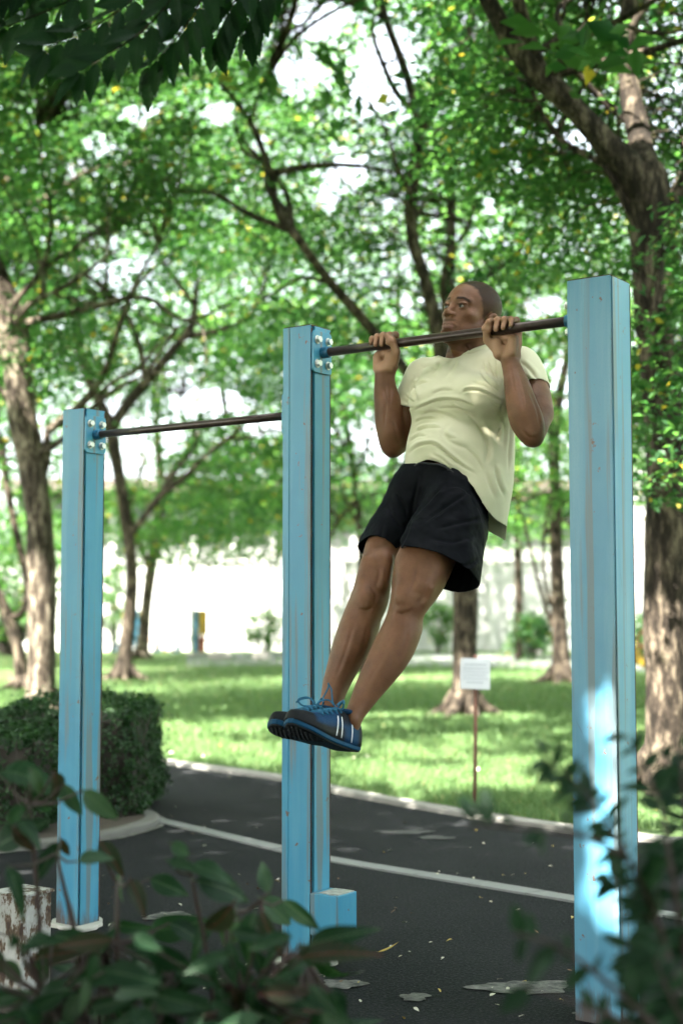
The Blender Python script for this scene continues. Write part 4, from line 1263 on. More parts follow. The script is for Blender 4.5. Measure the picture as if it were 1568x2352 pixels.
def make_body(parent):
    V, Q = body_mesh()
    # muscle borders and tendons, a millimetre or two deep
    inv = lambda q: [((a-826.7)/.29291, (b-624.6)/.29291) for a, b in q]
    lines = [([(880, 880), (886, 930), (881, 985)], .0022, 6), ([(893, 868), (897, 900), (893, 940)], .0018, 5), ([(898, 960), (908, 990), (915, 1020)], .0024, 7),
             ([(1181, 850), (1195, 900), (1203, 950)], .0022, 6), ([(1170, 835), (1176, 870), (1182, 900)], .0016, 5), ([(1212, 890), (1232, 940), (1240, 985)], .0022, 7), ([(1196, 985), (1212, 1002), (1232, 1004)], .0020, 7),
             ([(872, 1300), (870, 1330), (860, 1350)], .0026, 8), ([(822, 1396), (838, 1403), (856, 1394)], .0026, 8), ([(850, 1345), (862, 1366), (858, 1388)], .0022, 7), ([(816, 1420), (792, 1500), (766, 1565)], .0020, 8), ([(845, 1430), (835, 1480), (815, 1525)], .0020, 9),
             ([(958, 1295), (953, 1332), (942, 1358)], .0026, 8), ([(988, 1335), (976, 1366), (958, 1388)], .0028, 9), ([(902, 1402), (922, 1410), (945, 1400)], .0026, 8), ([(906, 1440), (872, 1520), (836, 1582)], .0020, 9), ([(938, 1440), (926, 1490), (905, 1535)], .0020, 9), ([(905, 1345), (902, 1370), (908, 1392)], .0022, 7),
             ([(1066, 790), (1074, 803), (1072, 818)], .002, 4)]
    V = fold_push(V, vnormals(V, Q), [(inv(q), a, w) for q, a, w in lines])
    V = relax(V, Q, .3)
    Nn = vnormals(V, Q)
    h = hlocal(V); x, y, z = h.T
    head = (np.abs(x) < 9) & (y > -12) & (y < 12) & (z > -13) & (z < 13)
    ax_ = np.abs(x)
    # palms: skin near a grip that faces forward and down
    palm = np.zeros(len(V))
    for c in (GR, GL):
        q = V-c; a = np.abs(q@U); f = q@FW; zz = q[:, 2]
        near = sm(.075-a, 0, .02)*sm(zz, -.088, -.072)*(zz < .05)*(np.abs(f) < .07)
        facing = sm(Nn@FW*.9-Nn[:, 2]*.25, .05, .6)
        under = np.where(zz < -.004, facing, facing*sm(f, .012, .024)*.75)
        palm = np.maximum(palm, near*under)
    lip = head*(np.exp(-((z+4.95)/.45)**2)+np.exp(-((z+6.1)/.6)**2))*sm(2.55-ax_, 0, .8)*sm(y, 7.2, 8.0)
    brow = head*sm(np.abs(z-(2.85+.06*np.minimum(ax_, 3.4)-.42*np.maximum(ax_-3.4, 0))), .55, .28)*sm(ax_, .9, 1.7)*sm(5.6-ax_, 0, .8)*sm(y, 4.2, 5.5)
    # cropped hair: hair line over the forehead, temple, side burn, and round the ear
    wob = value_noise(V, 160, 21)*.9
    yl = np.interp(z, [-1.5, 0, 2.5, 4.5, 6.5, 8.3, 10, 12], [.8, 1.4, 2.9, 3.7, 4.7, 6.2, 7.2, 7.6])
    zl = np.interp(y, [-12, -7, -4.2, -3.2, -1.4, .8, 8], [-5.5, -5.2, -4.0, .2, 1.4, -1.6, -1.8])
    hair = head*sm(yl-y+wob, -.6, .9)*sm(z-zl+wob, -.5, .7)*np.interp(z, [-2, 3, 8], [.72, .88, 1.0])
    ear = head*(ax_ > 6.95)*(y < .4)*(y > -4.2)*(z > -4.8)*(z < 1.3)
    hair = hair*(1-ear)
    beard = head*sm(-4.6-z, 0, 2.0)*sm(y, -1.0, 1.0)*(z > -12)*.42
    must = head*np.exp(-((z+4.0)/.5)**2)*sm(3.0-ax_, 0, .8)*sm(y, 7, 8)*.45
    jaw = head*sm(z, -8.5, -4)*sm(-1.2-z, 0, 1.5)*sm(y, .0, 1.2)*sm(5.2-y, 0, 2.5)*.22
    lid = head*np.exp(-((z-1.12)/.22)**2)*np.exp(-((ax_-3.1)/1.3)**2)*sm(y, 6.0, 7.0)*.9
    dark = np.clip(np.maximum.reduce([hair, brow*.95, beard*(1-lip), must*(1-lip), jaw, lid]), 0, 1)
    col = np.stack([np.clip(palm, 0, 1), np.clip(lip, 0, 1), dark, np.ones(len(V))], 1).astype(np.float32)
    me = mesh_np('body', V, Q)
    at = me.color_attributes.new('tone', 'FLOAT_COLOR', 'POINT')
    at.data.foreach_set('color', col.ravel())
    o = link_mesh('body', me, skin_material())
    return adopt(o, parent)

# ---- clothes
def fold_push(V, Nn, folds):
    """push cloth out and in along fold lines given as polylines (depth, width, ridge)"""
    pr = proj(V)[:, :2]
    view = unit_rows(np.array([0, 0, CAMZ])-V)
    face = sm((Nn*view).sum(1), -.1, .35)
    d = np.zeros(len(V))
    for pts, amp, wid in folds:
        pl = catmull(np.array(pts, float)*[.29291, .29291]+[826.7, 624.6], 5)
        best = np.full(len(V), 1e9); side = np.zeros(len(V)); tt = np.zeros(len(V))
        n = len(pl)-1
        bb = (pr[:, 0] > pl[:, 0].min()-60) & (pr[:, 0] < pl[:, 0].max()+60) & (pr[:, 1] > pl[:, 1].min()-60) & (pr[:, 1] < pl[:, 1].max()+60)
        idx = np.flatnonzero(bb); q = pr[idx]
        b = best[idx]; sd = side[idx]; t_ = tt[idx]
        for i in range(n):
            a, c = pl[i], pl[i+1]; e = c-a; L2 = e@e
            t = np.clip(((q-a)@e)/L2, 0, 1)
            w = q-(a+t[:, None]*e); dist = np.hypot(w[:, 0], w[:, 1])
            m = dist < b
            b = np.where(m, dist, b); sd = np.where(m, np.sign(e[0]*w[:, 1]-e[1]*w[:, 0]), sd); t_ = np.where(m, (i+t)/n, t_)
        env = np.clip(np.sin(np.pi*np.clip(t_, 0.02, .98))*1.6, 0, 1)
        s_ = b*sd
        # sharp valley with a soft ridge on its upper side
        prof = -np.exp(-(s_/(wid*.45))**2)+.9*np.exp(-((s_+wid)/(wid*.9))**2)+.35*np.exp(-((s_-wid*1.2)/(wid*1.1))**2)
        d[idx] += amp*env*prof
    return V+Nn*(d*face)[:, None]
def make_shirt(parent):
    lo = np.array([.1, 3.6, P(1000, 1260, 3.9)[2]]); hi = np.array([.66, 4.6, P(1080, 770, 4.2)[2]])
    G = Grid(lo, hi, .0030)
    tor = [(1070, 885, 5.23, 90, 62), (1066, 905, 5.21, 106, 76), (1061, 940, 5.19, 112, 86), (1058, 1000, 5.17, 120, 84), (1054, 1060, 5.12, 124, 88), (1058, 1115, 5.08, 118, 98), (1064, 1170, 5.05, 100, 104), (1070, 1240, 5.04, 90, 104)]
    p, r, s = st(tor)
    G.chain(p, r, 0, s, .01)
    # chest and belly
    bump_px(G, 1012, 922, 5.15, (.085, .07, .058), .05)
    bump_px(G, 1105, 912, 5.06, (.085, .07, .058), .05)
    bump_px(G, 1035, 1040, 5.02, (.09, .06, .08), .05)
    # yoke: neck to shoulders
    nb = P(1070, 850, 5.24*KD)
    G.seg(nb, P(975, 862, 5.33*KD), (.047, .047), (.045, .045), .03)
    G.seg(nb, P(1192, 842, 5.10*KD), (.047, .047), (.052, .052), .03)
    G.seg(P(1062, 852, 5.2*KD), P(1010, 858, 5.26*KD), .048, .043, .03)
    dn = 5.235*KD
    nk = P(1077, 807, dn); e1 = unit(P(1118, 790, dn)-P(1033, 822, dn)); e2 = unit(np.array([.07, .97, .20])); e2 = unit(e2-e1*np.dot(e1, e2)); naxis = np.cross(e1, e2)
    if naxis[2] < 0: naxis = -naxis
    G.seg(nk-naxis*.075, nk+naxis*.03, (.074, .078), (.056, .062), .028, 'add', e1)
    # sleeves
    slv_r = [(975, 868, 5.32, 44, 46), (958, 905, 5.31, 44, 48), (940, 945, 5.30, 43, 48), (930, 968, 5.29, 42, 47)]
    slv_l = [(1192, 848, 5.10, 50, 52), (1209, 885, 5.06, 46, 52), (1221, 925, 5.02, 46, 52), (1229, 960, 4.99, 44, 50)]
    for rows in (slv_r, slv_l):
        p, r, s = st(rows); G.chain(p, r, .022, s, .01)
    V, Q = G.mesh(2)
    for _ in range(2): V = relax(V, Q, .5)
    pr = proj(V); Nn = vnormals(V, Q)
    view = unit_rows(np.array([0, 0, CAMZ])-V); fr = (Nn*view).sum(1)
    x, y = pr[:, 0], pr[:, 1]
    # openings: neck, sleeves, hem
    qn = V-nk; al = qn@naxis; rad = np.linalg.norm(qn-al[:, None]*naxis, axis=1)
    kill = (rad < .088) & (al > 0)
    def past(a, b, reach):
        a = P(*a); b = P(*b); t = unit(b-a); return ((V-b)@t > 0) & (np.linalg.norm(V-b, axis=1) < reach)
    a_, b_ = P(1192, 848, 5.10*KD), P(1229, 960, 4.99*KD); tt = np.clip(((V-a_)@(b_-a_))/((b_-a_)@(b_-a_)), 0, 1.3); axd = np.linalg.norm(V-a_-tt[:, None]*(b_-a_), axis=1)
    kill |= past((968, 880, 5.315*KD), (935, 948, 5.30*KD), .13) & (x < 955)
    kill |= past((1197, 850, 5.09*KD), (1219, 903, 5.04*KD), .14) & (x > 1150) & (y > 870) & ((axd < .068) | (x > 1192))
    s_ = x*-.47+y*.88
    front = 517-54*np.exp(-((x-1030)/80)**4)
    lim = np.where(fr > -.05, front, 548)
    kill |= s_ > lim
    V2, Q2, used = drop(V, Q, kill)
    V2 = smooth_rim(V2, Q2)
    Nn = vnormals(V2, Q2)
    # folds
    folds = [
        ([(415, 1085), (500, 1050), (600, 1012), (700, 1003), (800, 1015), (880, 1055)], 0.0079, 5.5),
        ([(600, 1075), (700, 1062), (800, 1075), (900, 1100)], 0.0032, 4.7),
        ([(800, 945), (850, 925), (930, 930), (1000, 960), (1115, 1018)], 0.0079, 4.7),
        ([(440, 1250), (520, 1222), (640, 1225)], 0.0063, 4.7),
        ([(380, 1425), (440, 1375), (520, 1350), (600, 1358), (700, 1440), (800, 1520), (900, 1580)], 0.0074, 5.5),
        ([(940, 770), (1000, 860), (1095, 945)], 0.0063, 5.5),
        ([(1060, 690), (1072, 800), (1085, 910)], 0.0063, 4.7),
        ([(1000, 700), (1035, 790), (1080, 880)], 0.0042, 4.7),
        ([(430, 1000), (428, 930), (470, 875), (540, 862)], 0.0063, 5.5),
        ([(420, 820), (425, 900), (440, 1010)], 0.0053, 4.7),
        ([(880, 1120), (960, 1250), (1000, 1400), (970, 1520)], 0.0063, 10.9),
        ([(700, 1180), (650, 1260), (720, 1340), (900, 1400)], 0.0042, 10.9),
        ([(470, 1130), (560, 1100), (680, 1120), (800, 1180)], 0.0037, 7.0),
        ([(640, 690), (600, 760), (560, 810)], 0.0032, 9.4),
        ([(760, 680), (720, 760), (660, 830)], 0.0032, 9.4),
        ([(1165, 1120), (1166, 1300), (1160, 1560)], 0.0063, 5.5),
        ([(1110, 1060), (1130, 1200), (1120, 1400)], 0.0042, 9.4),
        ([(1240, 800), (1330, 860), (1400, 930)], 0.0053, 6.2),
        ([(1250, 700), (1320, 760), (1390, 850)], 0.0042, 7.0),
        ([(330, 1050), (380, 1062), (430, 1060)], 0.0032, 3.9),
        ([(1050, 1500), (1080, 1650), (1130, 1760)], 0.0053, 7.8),
        ([(980, 1560), (1010, 1660), (1060, 1780)], 0.0042, 9.4),
        ([(520, 1460), (620, 1500), (720, 1560)], 0.0042, 7.0),
        ([(430, 1180), (500, 1150), (600, 1150)], .0038, 5), ([(390, 1330), (450, 1290), (520, 1285)], .0038, 5), ([(560, 1420), (640, 1470), (760, 1570)], .0045, 6), ([(700, 1030), (760, 1060), (840, 1110), (920, 1200)], .0045, 6),
        ([(960, 700), (990, 790), (1040, 870)], .004, 5), ([(870, 860), (960, 890), (1060, 950)], .0035, 5), ([(1080, 1080), (1090, 1200), (1060, 1330)], .0045, 7), ([(480, 760), (540, 740), (620, 760)], .003, 7),
        ([(1120, 1020), (1100, 1130), (1130, 1250)], .0045, 6), ([(1000, 1000), (1060, 1040), (1110, 1060)], .004, 5), ([(350, 960), (390, 1000), (430, 1020)], .0035, 4), ([(1270, 760), (1300, 830), (1290, 900)], .004, 6),
        ([(660, 1270), (700, 1300), (760, 1310)], .003, 6), ([(820, 1380), (900, 1450), (960, 1560)], .004, 8), ([(560, 960), (640, 930), (740, 930)], .003, 7),
    ]
    V2 = V2+Nn*(value_noise(V2, 11, 3)*.007+value_noise(V2, 30, 4)*.003)[:, None]
    V2 = fold_push(V2, Nn, folds)
    V2 = relax(V2, Q2, .4)
    me = mesh_np('t_shirt', V2, Q2)
    m, nt, b = new_mat('shirt_cotton')
    v = coords(nt)
    c = mixc(nt, noise(nt, v, 9, 4), (.53, .50, .345), (.59, .56, .39))
    c = mixc(nt, ramp(nt, noise(nt, v, 700, 2), [(.4, 0.0), (.7, .25)]), c, (.46, .43, .28))
    nt.links.new(c, b.inputs['Base Color'])
    b.inputs['Roughness'].default_value = .9
    b.inputs['Sheen Weight'].default_value = .15
    bump(nt, b, noise(nt, v, 1500, 2), .25, .0006)
    o = link_mesh('t_shirt', me, m)
    so = o.modifiers.new('cloth', 'SOLIDIFY'); so.thickness = .0022; so.offset = -1
    adopt(o, parent)
    # ribbed collar band along the neck opening
    prof = [(1.09, -.009), (1.11, -.003), (1.07, .002), (1.02, .0055), (.975, .006), (.95, .0045), (.96, -.001), (1.02, -.007)]
    vs = []; fs = []; m_ = len(prof)
    for i, t in enumerate(np.linspace(-math.pi, math.pi, 49)[:-1]):
        for r_, a_ in prof: vs.append(nk+naxis*a_+(e1*math.cos(t)*.0595+e2*math.sin(t)*.066)*r_)
    for i in range(48):
        for k in range(m_):
            fs.append((i*m_+k, i*m_+(k+1) % m_, ((i+1) % 48)*m_+(k+1) % m_, ((i+1) % 48)*m_+k))
    mec = mesh_py('collar_band', vs, fs); bm = bmesh.new(); bm.from_mesh(mec); bmesh.ops.recalc_face_normals(bm, faces=bm.faces); bm.to_mesh(mec); bm.free()
    cb = link_mesh('collar_band', mec, m); cb.parent = o
    return o

def make_shorts(parent):
    lo = np.array([.0, 3.55, P(1000, 1380, 3.8)[2]]); hi = np.array([.5, 4.5, P(1000, 1050, 4.1)[2]])
    G = Grid(lo, hi, .003)
    rl = [(1000, 1085, 5.10, 66, 68), (955, 1130, 5.10, 64, 70), (920, 1180, 5.10, 54, 58), (893, 1225, 5.06, 49, 54), (872, 1262, 5.03, 47, 52), (855, 1295, 5.01, 46, 52)]
    ll = [(1030, 1090, 5.05, 66, 66), (1040, 1150, 5.00, 72, 76), (1034, 1210, 4.95, 84, 76), (1014, 1268, 4.90, 95, 78), (992, 1325, 4.86, 104, 82), (975, 1370, 4.83, 108, 84)]
    p, r, s = st(rl); G.chain(p, r, 0, s, .01)
    p, r, s = st(ll); G.chain(p, r, .012, s, .01)
    p, r, s = st([(1006, 1056, 5.10, 74, 68), (1008, 1100, 5.08, 84, 76)]); G.chain(p, r, .02, s, .01)
    V, Q = G.mesh(2)
    for _ in range(1): V = relax(V, Q, .5)
    x, y, _ = proj(V).T
    def past(a, b):
        a = P(*a); b = P(*b); t = unit(b-a); return ((V-b)@t > 0)
    nL = past((1036, 1200, 4.96*KD), (994, 1308, 4.87*KD))
    nR = past((905, 1195, 5.10*KD), (868, 1262, 5.02*KD))
    mid = 912+(1268-y)*.30
    kill = (np.where(x > mid, nL, nR) | ((np.abs(x-mid) < 16) & (nL | nR) & (y > 1262))) & (y > 1200)
    kill |= (y < 1063+.02*np.abs(x-985)) & (x < 1110)
    V2, Q2, _ = drop(V, Q, kill)
    V2 = smooth_rim(V2, Q2)
    Nn = vnormals(V2, Q2)
    V2 = V2+Nn*(value_noise(V2, 16, 13)*.016+value_noise(V2*np.array([1, 1, .6]), 38, 14)*.007+value_noise(V2, 90, 15)*.002)[:, None]
    inv = lambda q: [((a-826.7)/.29291, (b-624.6)/.29291) for a, b in q]
    folds = [(inv([(945, 1190), (935, 1225), (915, 1264)]), .008, 8), (inv([(960, 1100), (950, 1150), (942, 1190)]), .004, 6),
             (inv([(1020, 1110), (985, 1150), (950, 1185)]), .006, 8), (inv([(1085, 1125), (1030, 1160), (965, 1205)]), .005, 8),
             (inv([(905, 1130), (925, 1160), (935, 1190)]), .005, 7), (inv([(890, 1160), (905, 1190), (925, 1215)]), .004, 7),
             (inv([(1090, 1230), (1040, 1245), (980, 1235)]), .004, 9), (inv([(1110, 1190), (1060, 1200), (1000, 1215)]), .004, 9),
             (inv([(1100, 1280), (1070, 1300), (1040, 1295)]), .004, 8), (inv([(880, 1200), (875, 1230), (870, 1255)]), .003, 7)]
    V2 = fold_push(V2, Nn, folds)
    V2 = relax(V2, Q2, .4)
    me = mesh_np('shorts', V2, Q2)
    m, nt, b = new_mat('shorts_nylon')
    v = coords(nt)
    c = mixc(nt, ramp(nt, noise(nt, v, 22, 5, .65), [(.45, 0.0), (.8, 1.0)]), (.0035, .0040, .0060), (.0085, .009, .0115))
    nt.links.new(c, b.inputs['Base Color'])
    b.inputs['Roughness'].default_value = .6
    b.inputs['Specular IOR Level'].default_value = .06
    bump(nt, b, noise(nt, v, 1100, 2), .2, .0005)
    o = link_mesh('shorts', me, m)
    so = o.modifiers.new('cloth', 'SOLIDIFY'); so.thickness = .0025; so.offset = -1
    adopt(o, parent)
    # draw cord and the small oval print by the hem
    dk = simple_mat('cord_black', (.012, .012, .015), .7, .1, 200)
    mb = MB()
    for q in ([(952, 1070, 4.985), (966, 1063, 4.965), (990, 1066, 4.955), (1018, 1068, 4.95), (1030, 1080, 4.955)], [(1010, 1068, 4.945), (1024, 1074, 4.94), (1040, 1085, 4.945)]):
        mb.tube(catmull([P(a, b_, c_*KD-.03) for a, b_, c_ in q], 4), .0028, 6)
    cord = mb.build('draw_cord', dk, None, True); adopt(cord, parent)
    return o

# ---- shoes
def make_shoe(parent, heel, toe, rollv, name, outer):
    """heel, toe: world points under heel and toe; rollv: up vector hint; outer: +1 when the outer side is +x"""
    L = np.linalg.norm(toe-heel); yv = (toe-heel)/L
    zv = unit(rollv-yv*np.dot(rollv, yv)); xv = np.cross(yv, zv)
    T = lambda x, y, z: heel+xv*x+yv*y*L+zv*z
    # y, inner half, outer half, height of the top, base lift, ridge narrowness
    rows = [(-.035, .012, .012, .050, .012), (-.015, .024, .024, .066, .006), (.03, .031, .031, .080, .002), (.12, .033, .033, .086, 0), (.20, .033, .033, .084, 0),
            (.30, .033, .034, .082, 0), (.40, .034, .037, .078, 0), (.50, .037, .042, .069, 0), (.60, .042, .047, .060, 0), (.70, .046, .050, .052, .001),
            (.80, .046, .049, .045, .004), (.88, .041, .043, .040, .008), (.95, .031, .031, .034, .012), (1.0, .017, .016, .026, .017), (1.012, .006, .006, .021, .0185)]
    rows = [tuple(r) for r in catmull(rows, 3)]
    nk = 22; vs = []; yy = []
    for (y, wi, wo, ht, lift) in rows:
        for k in range(nk):
            a = math.pi*k/(nk-1)
            ca, sa = math.cos(a), math.sin(a)
            w = wo if ca > 0 else wi
            x = outer*math.copysign(abs(ca)**.72, ca)*w*(1-.20*sa**2*(ht > .05))
            z = lift+.002+(ht-.002)*sa**.85
            vs.append(T(x, y, z)); yy.append((y, k))
    fs = []; nr = len(rows)
    for i in range(nr-1):
        for k in range(nk-1):
            f = (i*nk+k, i*nk+k+1, (i+1)*nk+k+1, (i+1)*nk+k)
            fs.append(f)
    fs.append(tuple(range(nk-1, -1, -1))); fs.append(tuple((nr-1)*nk+k for k in range(nk)))
    root = parent
    navy = shoe_mats['navy']
    me = mesh_py('shoe_upper', vs, fs)
    at = me.color_attributes.new('zone', 'FLOAT_COLOR', 'POINT')
    cols = []
    for (y, k) in yy:
        sy = min(k, nk-1-k)/(nk/2)
        grey = 0.0
        grey = max(grey, float(sm(y, .80, .86)))                       # toe cap
        grey = max(grey, float(sm(.30-sy, 0, .08))*float(sm(y, .28, .36))) # side wrap
        grey = max(grey, float(sm(abs(y-.30), .10, .07))*float(sm(sy, .30, .4)))
        grey = max(grey, float(sm(.10-y, 0, .04))*float(sm(.5-sy, 0, .1)))
        tongue = float(sm(sy, .70, .80))*float(sm(abs(y-.48), .24, .18))
        cols.append((grey, tongue, 0, 1))
    at.data.foreach_set('color', np.array(cols, np.float32).ravel())
    o = link_mesh('shoe', me, shoe_mats['upper'])
    m = o.modifiers.new('thick', 'SOLIDIFY'); m.thickness = .003; m.offset = -1
    adopt(o, root)
    kids = []
    # sole: rim and tread
    def footprint(grow):
        left = [(-outer*0+outer*(wo+grow)*1.0, y) for (y, wi, wo, ht, lf) in rows]
        right = [(-outer*(wi+grow), y) for (y, wi, wo, ht, lf) in rows]
        return left, right
    for nm, g, zlo, zhi, mt in (('sole', .0028, -.0085, .0045, 'rim'), ('tread', -.001, -.0125, -.0075, 'tread')):
        l, r = footprint(g); v2 = []; f2 = []
        for zz in (zlo, zhi):
            for i, (y, wi, wo, ht, lf) in enumerate(rows):
                v2.append(T(l[i][0], y*1.0+(.012 if i == len(rows)-1 else 0)*(g > 0), zz+lf)); v2.append(T(r[i][0], y+(.012 if i == len(rows)-1 else 0)*(g > 0), zz+lf))
        n2 = 2*nr
        for i in range(nr-1):
            a, b, c, d = 2*i, 2*i+1, 2*i+3, 2*i+2
            f2.append((a, d, c, b)); f2.append((n2+a, n2+b, n2+c, n2+d))
            f2.append((a, n2+a, n2+d, d)); f2.append((b, c, n2+c, n2+b))
        f2.append((0, 1, n2+1, n2)); e = 2*(nr-1); f2.append((e, n2+e, n2+e+1, e+1))
        me2 = mesh_py(nm, v2, f2); bm = bmesh.new(); bm.from_mesh(me2); bmesh.ops.recalc_face_normals(bm, faces=bm.faces); bm.to_mesh(me2); bm.free()
        s_ = link_mesh(nm, me2, shoe_mats[mt], None, False)
        bv = s_.modifiers.new('bevel', 'BEVEL'); bv.width = .003; bv.segments = 2; bv.limit_method = 'ANGLE'
        kids.append(s_)
    mb = MB()
    for i in range(9):
        y = .62+.045*i
        for j in range(-3, 4):
            x = j*.0125+(.006 if i % 2 else 0)
            wl = .036*(1-max(0, (y-.85)/.2)**2)
            if abs(x) < wl: mb.box(T(x, y, -.0145+np.interp(y, [.7, .8, .88, .95, 1], [.001, .004, .008, .012, .017])), (.007, .006, .003), [xv, yv, zv])
    kids.append(mb.build('tread_lugs', shoe_mats['tread']))
    # surface point of the upper
    def surf(y, a, off=.002):
        r = [np.interp(y, [q[0] for q in rows], [q[i] for q in rows]) for i in range(1, 5)]
        ca, sa = math.cos(a), math.sin(a); w = r[1] if ca > 0 else r[0]
        x = outer*math.copysign(abs(ca)**.72, ca)*(w+off)*(1-.20*sa**2*(r[2] > .05)); z = r[3]+.002+(r[2]-.002+off)*sa**.85
        return T(x, y, z)
    for q in (((.36, .56), (.38, .06)), ((.42, .58), (.48, .07)), ((.19, .80), (.20, .03))):
        for sgn in (0, 1):
            mb = MB()
            pts = [surf(q[0][0]+(q[1][0]-q[0][0])*t, (math.pi-(q[0][1]*1.5+(q[1][1]-q[0][1]*1.5)*t)) if sgn else (q[0][1]*1.5+(q[1][1]-q[0][1]*1.5)*t), .0018) for t in np.linspace(0, 1, 8)]
            mb.tube(pts, .0026, 6); kids.append(mb.build('stripe', shoe_mats['white'], None, True))
    mb = MB(); pts = [surf(y, a, .002) for y, a in ((.0, .25), (.05, .12), (.12, .06))]; mb.tube(catmull(pts, 3), .002, 6); kids.append(mb.build('stripe', shoe_mats['white'], None, True))
    # laces
    ys = [.66, .58, .50, .42, .34]
    mb = MB()
    for i in range(len(ys)-1):
        for a, b in ((1.05, math.pi-1.05), (math.pi-1.05, 1.05)):
            pts = [surf(ys[i]+(ys[i+1]-ys[i])*t, a+(b-a)*t, .004+.003*math.sin(math.pi*t)) for t in np.linspace(0, 1, 7)]
            mb.tube(pts, .0022, 6)
        mb.tube([surf(ys[i], a, .0045) for a in np.linspace(1.0, math.pi-1.0, 7)], .0022, 6)
    top = surf(.33, math.pi/2, .006)
    rr = random.Random(5 if outer > 0 else 9)
    for sx in (-1, 1):
        loop = [top, top+xv*.022*sx+zv*.020+yv*.01, top+xv*.040*sx+zv*.010+yv*.03, top+xv*.030*sx-zv*.004+yv*.02, top+xv*.004*sx+yv*.004]
        mb.tube(catmull(loop, 5), .0021, 6)
        tail = [top, top+xv*.016*sx+zv*.018, top+xv*.028*sx+zv*(.050 if sx*outer > 0 else .012)+yv*(-.004 if sx*outer > 0 else .03), top+xv*.032*sx+zv*(.062 if sx*outer > 0 else .0)+yv*(.004 if sx*outer > 0 else .05)]
        mb.tube(catmull(tail, 5), .0021, 6)
    kids.append(mb.build('lace', shoe_mats['lace'], None, True))
    mb = MB(); mb.tube(catmull([T(0, -.03, .058), T(0, -.055, .072), T(0, -.055, .086), T(0, -.02, .083)], 4), .0035, 6); kids.append(mb.build('heel_loop', shoe_mats['tread'], None, True))
    # padded collar round the ankle
    mb = MB(); ring = [T(.031*math.cos(a), .125+.125*math.sin(a), .083+.004*math.sin(a)) for a in np.linspace(0, 2*math.pi, 25)]
    mb.tube(ring, .0065, 8, False); kids.append(mb.build('collar', shoe_mats['navy'], None, True))
    for k in kids: k.parent = o
    # children of the shoe: same world placement
    return o

def shoe_materials():
    d = {}
    d['navy'] = simple_mat('shoe_navy', (.008, .035, .08), .75, .3, 300, 0, .2)
    d['rim'] = simple_mat('sole_blue', (.005, .048, .105), .55, .1, 60)
    d['tread'] = simple_mat('tread_black', (.010, .011, .013), .6, .2, 120)
    d['white'] = simple_mat('stripe_white', (.72, .72, .74), .4, .03, 100, 0, 0)
    d['lace'] = simple_mat('lace_blue', (.008, .10, .19), .8, .25, 500, 0, .3)
    for k in ('navy', 'rim', 'tread'): d[k].node_tree.nodes['Principled BSDF'].inputs['Specular IOR Level'].default_value = .12
    m, nt, b = new_mat('shoe_upper')
    v = coords(nt)
    at = N(nt, 'ShaderNodeAttribute', attribute_name='zone'); sep = N(nt, 'ShaderNodeSeparateColor'); nt.links.new(at.outputs['Color'], sep.inputs[0])
    vor = N(nt, 'ShaderNodeTexVoronoi', Scale=650.0); nt.links.new(v, vor.inputs['Vector'])
    mesh_ = mixc(nt, ramp(nt, vor.outputs['Distance'], [(.2, 0.0), (.5, 1.0)]), (.004, .022, .060), (.009, .042, .10))
    c = mixc(nt, sep.outputs[0], mesh_, (.011, .012, .014))
    c = mixc(nt, sep.outputs[1], c, (.010, .030, .055))
    nt.links.new(c, b.inputs['Base Color']); b.inputs['Roughness'].default_value = .62; b.inputs['Specular IOR Level'].default_value = .12
    bump(nt, b, vor.outputs['Distance'], .4, .001)
    d['upper'] = m
    return d

def make_eyes(parent):
    m, nt, b = new_mat('eye')
    at = N(nt, 'ShaderNodeAttribute', attribute_name='tone'); nt.links.new(at.outputs['Color'], b.inputs['Base Color'])
    b.inputs['Roughness'].default_value = .08
    for s in (-1, 1):
        c = hp(3.1*s, 6.70, .70); r = 1.28*HS
        gaze = unit(HY*1.0+HX*(-.10)+HZ*.0)
        bm = bmesh.new(); bmesh.ops.create_uvsphere(bm, u_segments=32, v_segments=24, radius=r)
        me = bpy.data.meshes.new('eye'); bm.to_mesh(me); bm.free()
        cols = []
        for v in me.vertices:
            d = np.dot(np.array(v.co)/r, gaze)
            cols.append((.012, .007, .005, 1) if d > .88 else (.20, .17, .155, 1))
            v.co = Vector(v.co)+Vector(c)
        at_ = me.color_attributes.new('tone', 'FLOAT_COLOR', 'POINT'); at_.data.foreach_set('color', np.array(cols, np.float32).ravel())
        adopt(link_mesh('eye', me, m), parent)
    return m

person = empty('person', tuple(P(1000, 1715, 3.8)))
tag(person, 'man in pale yellow t-shirt and black shorts hanging on the high bar mid pull-up', 'person')
make_body(person)
make_eyes(person)
make_shirt(person)
make_shorts(person)
shoe_mats = shoe_materials()
_up = np.array([.22, .34, 1.0])
def shoe_at(hx, hy, hd, tx, ty, td, outer):
    return make_shoe(person, P(hx, hy, hd), P(tx, ty, td), _up, 'shoe', outer)
shoe_at(806, 1719, 3.78, 668, 1670, 3.78-.225, +1)
shoe_at(756, 1706, 3.87, 631, 1672, 3.87-.225, -1)
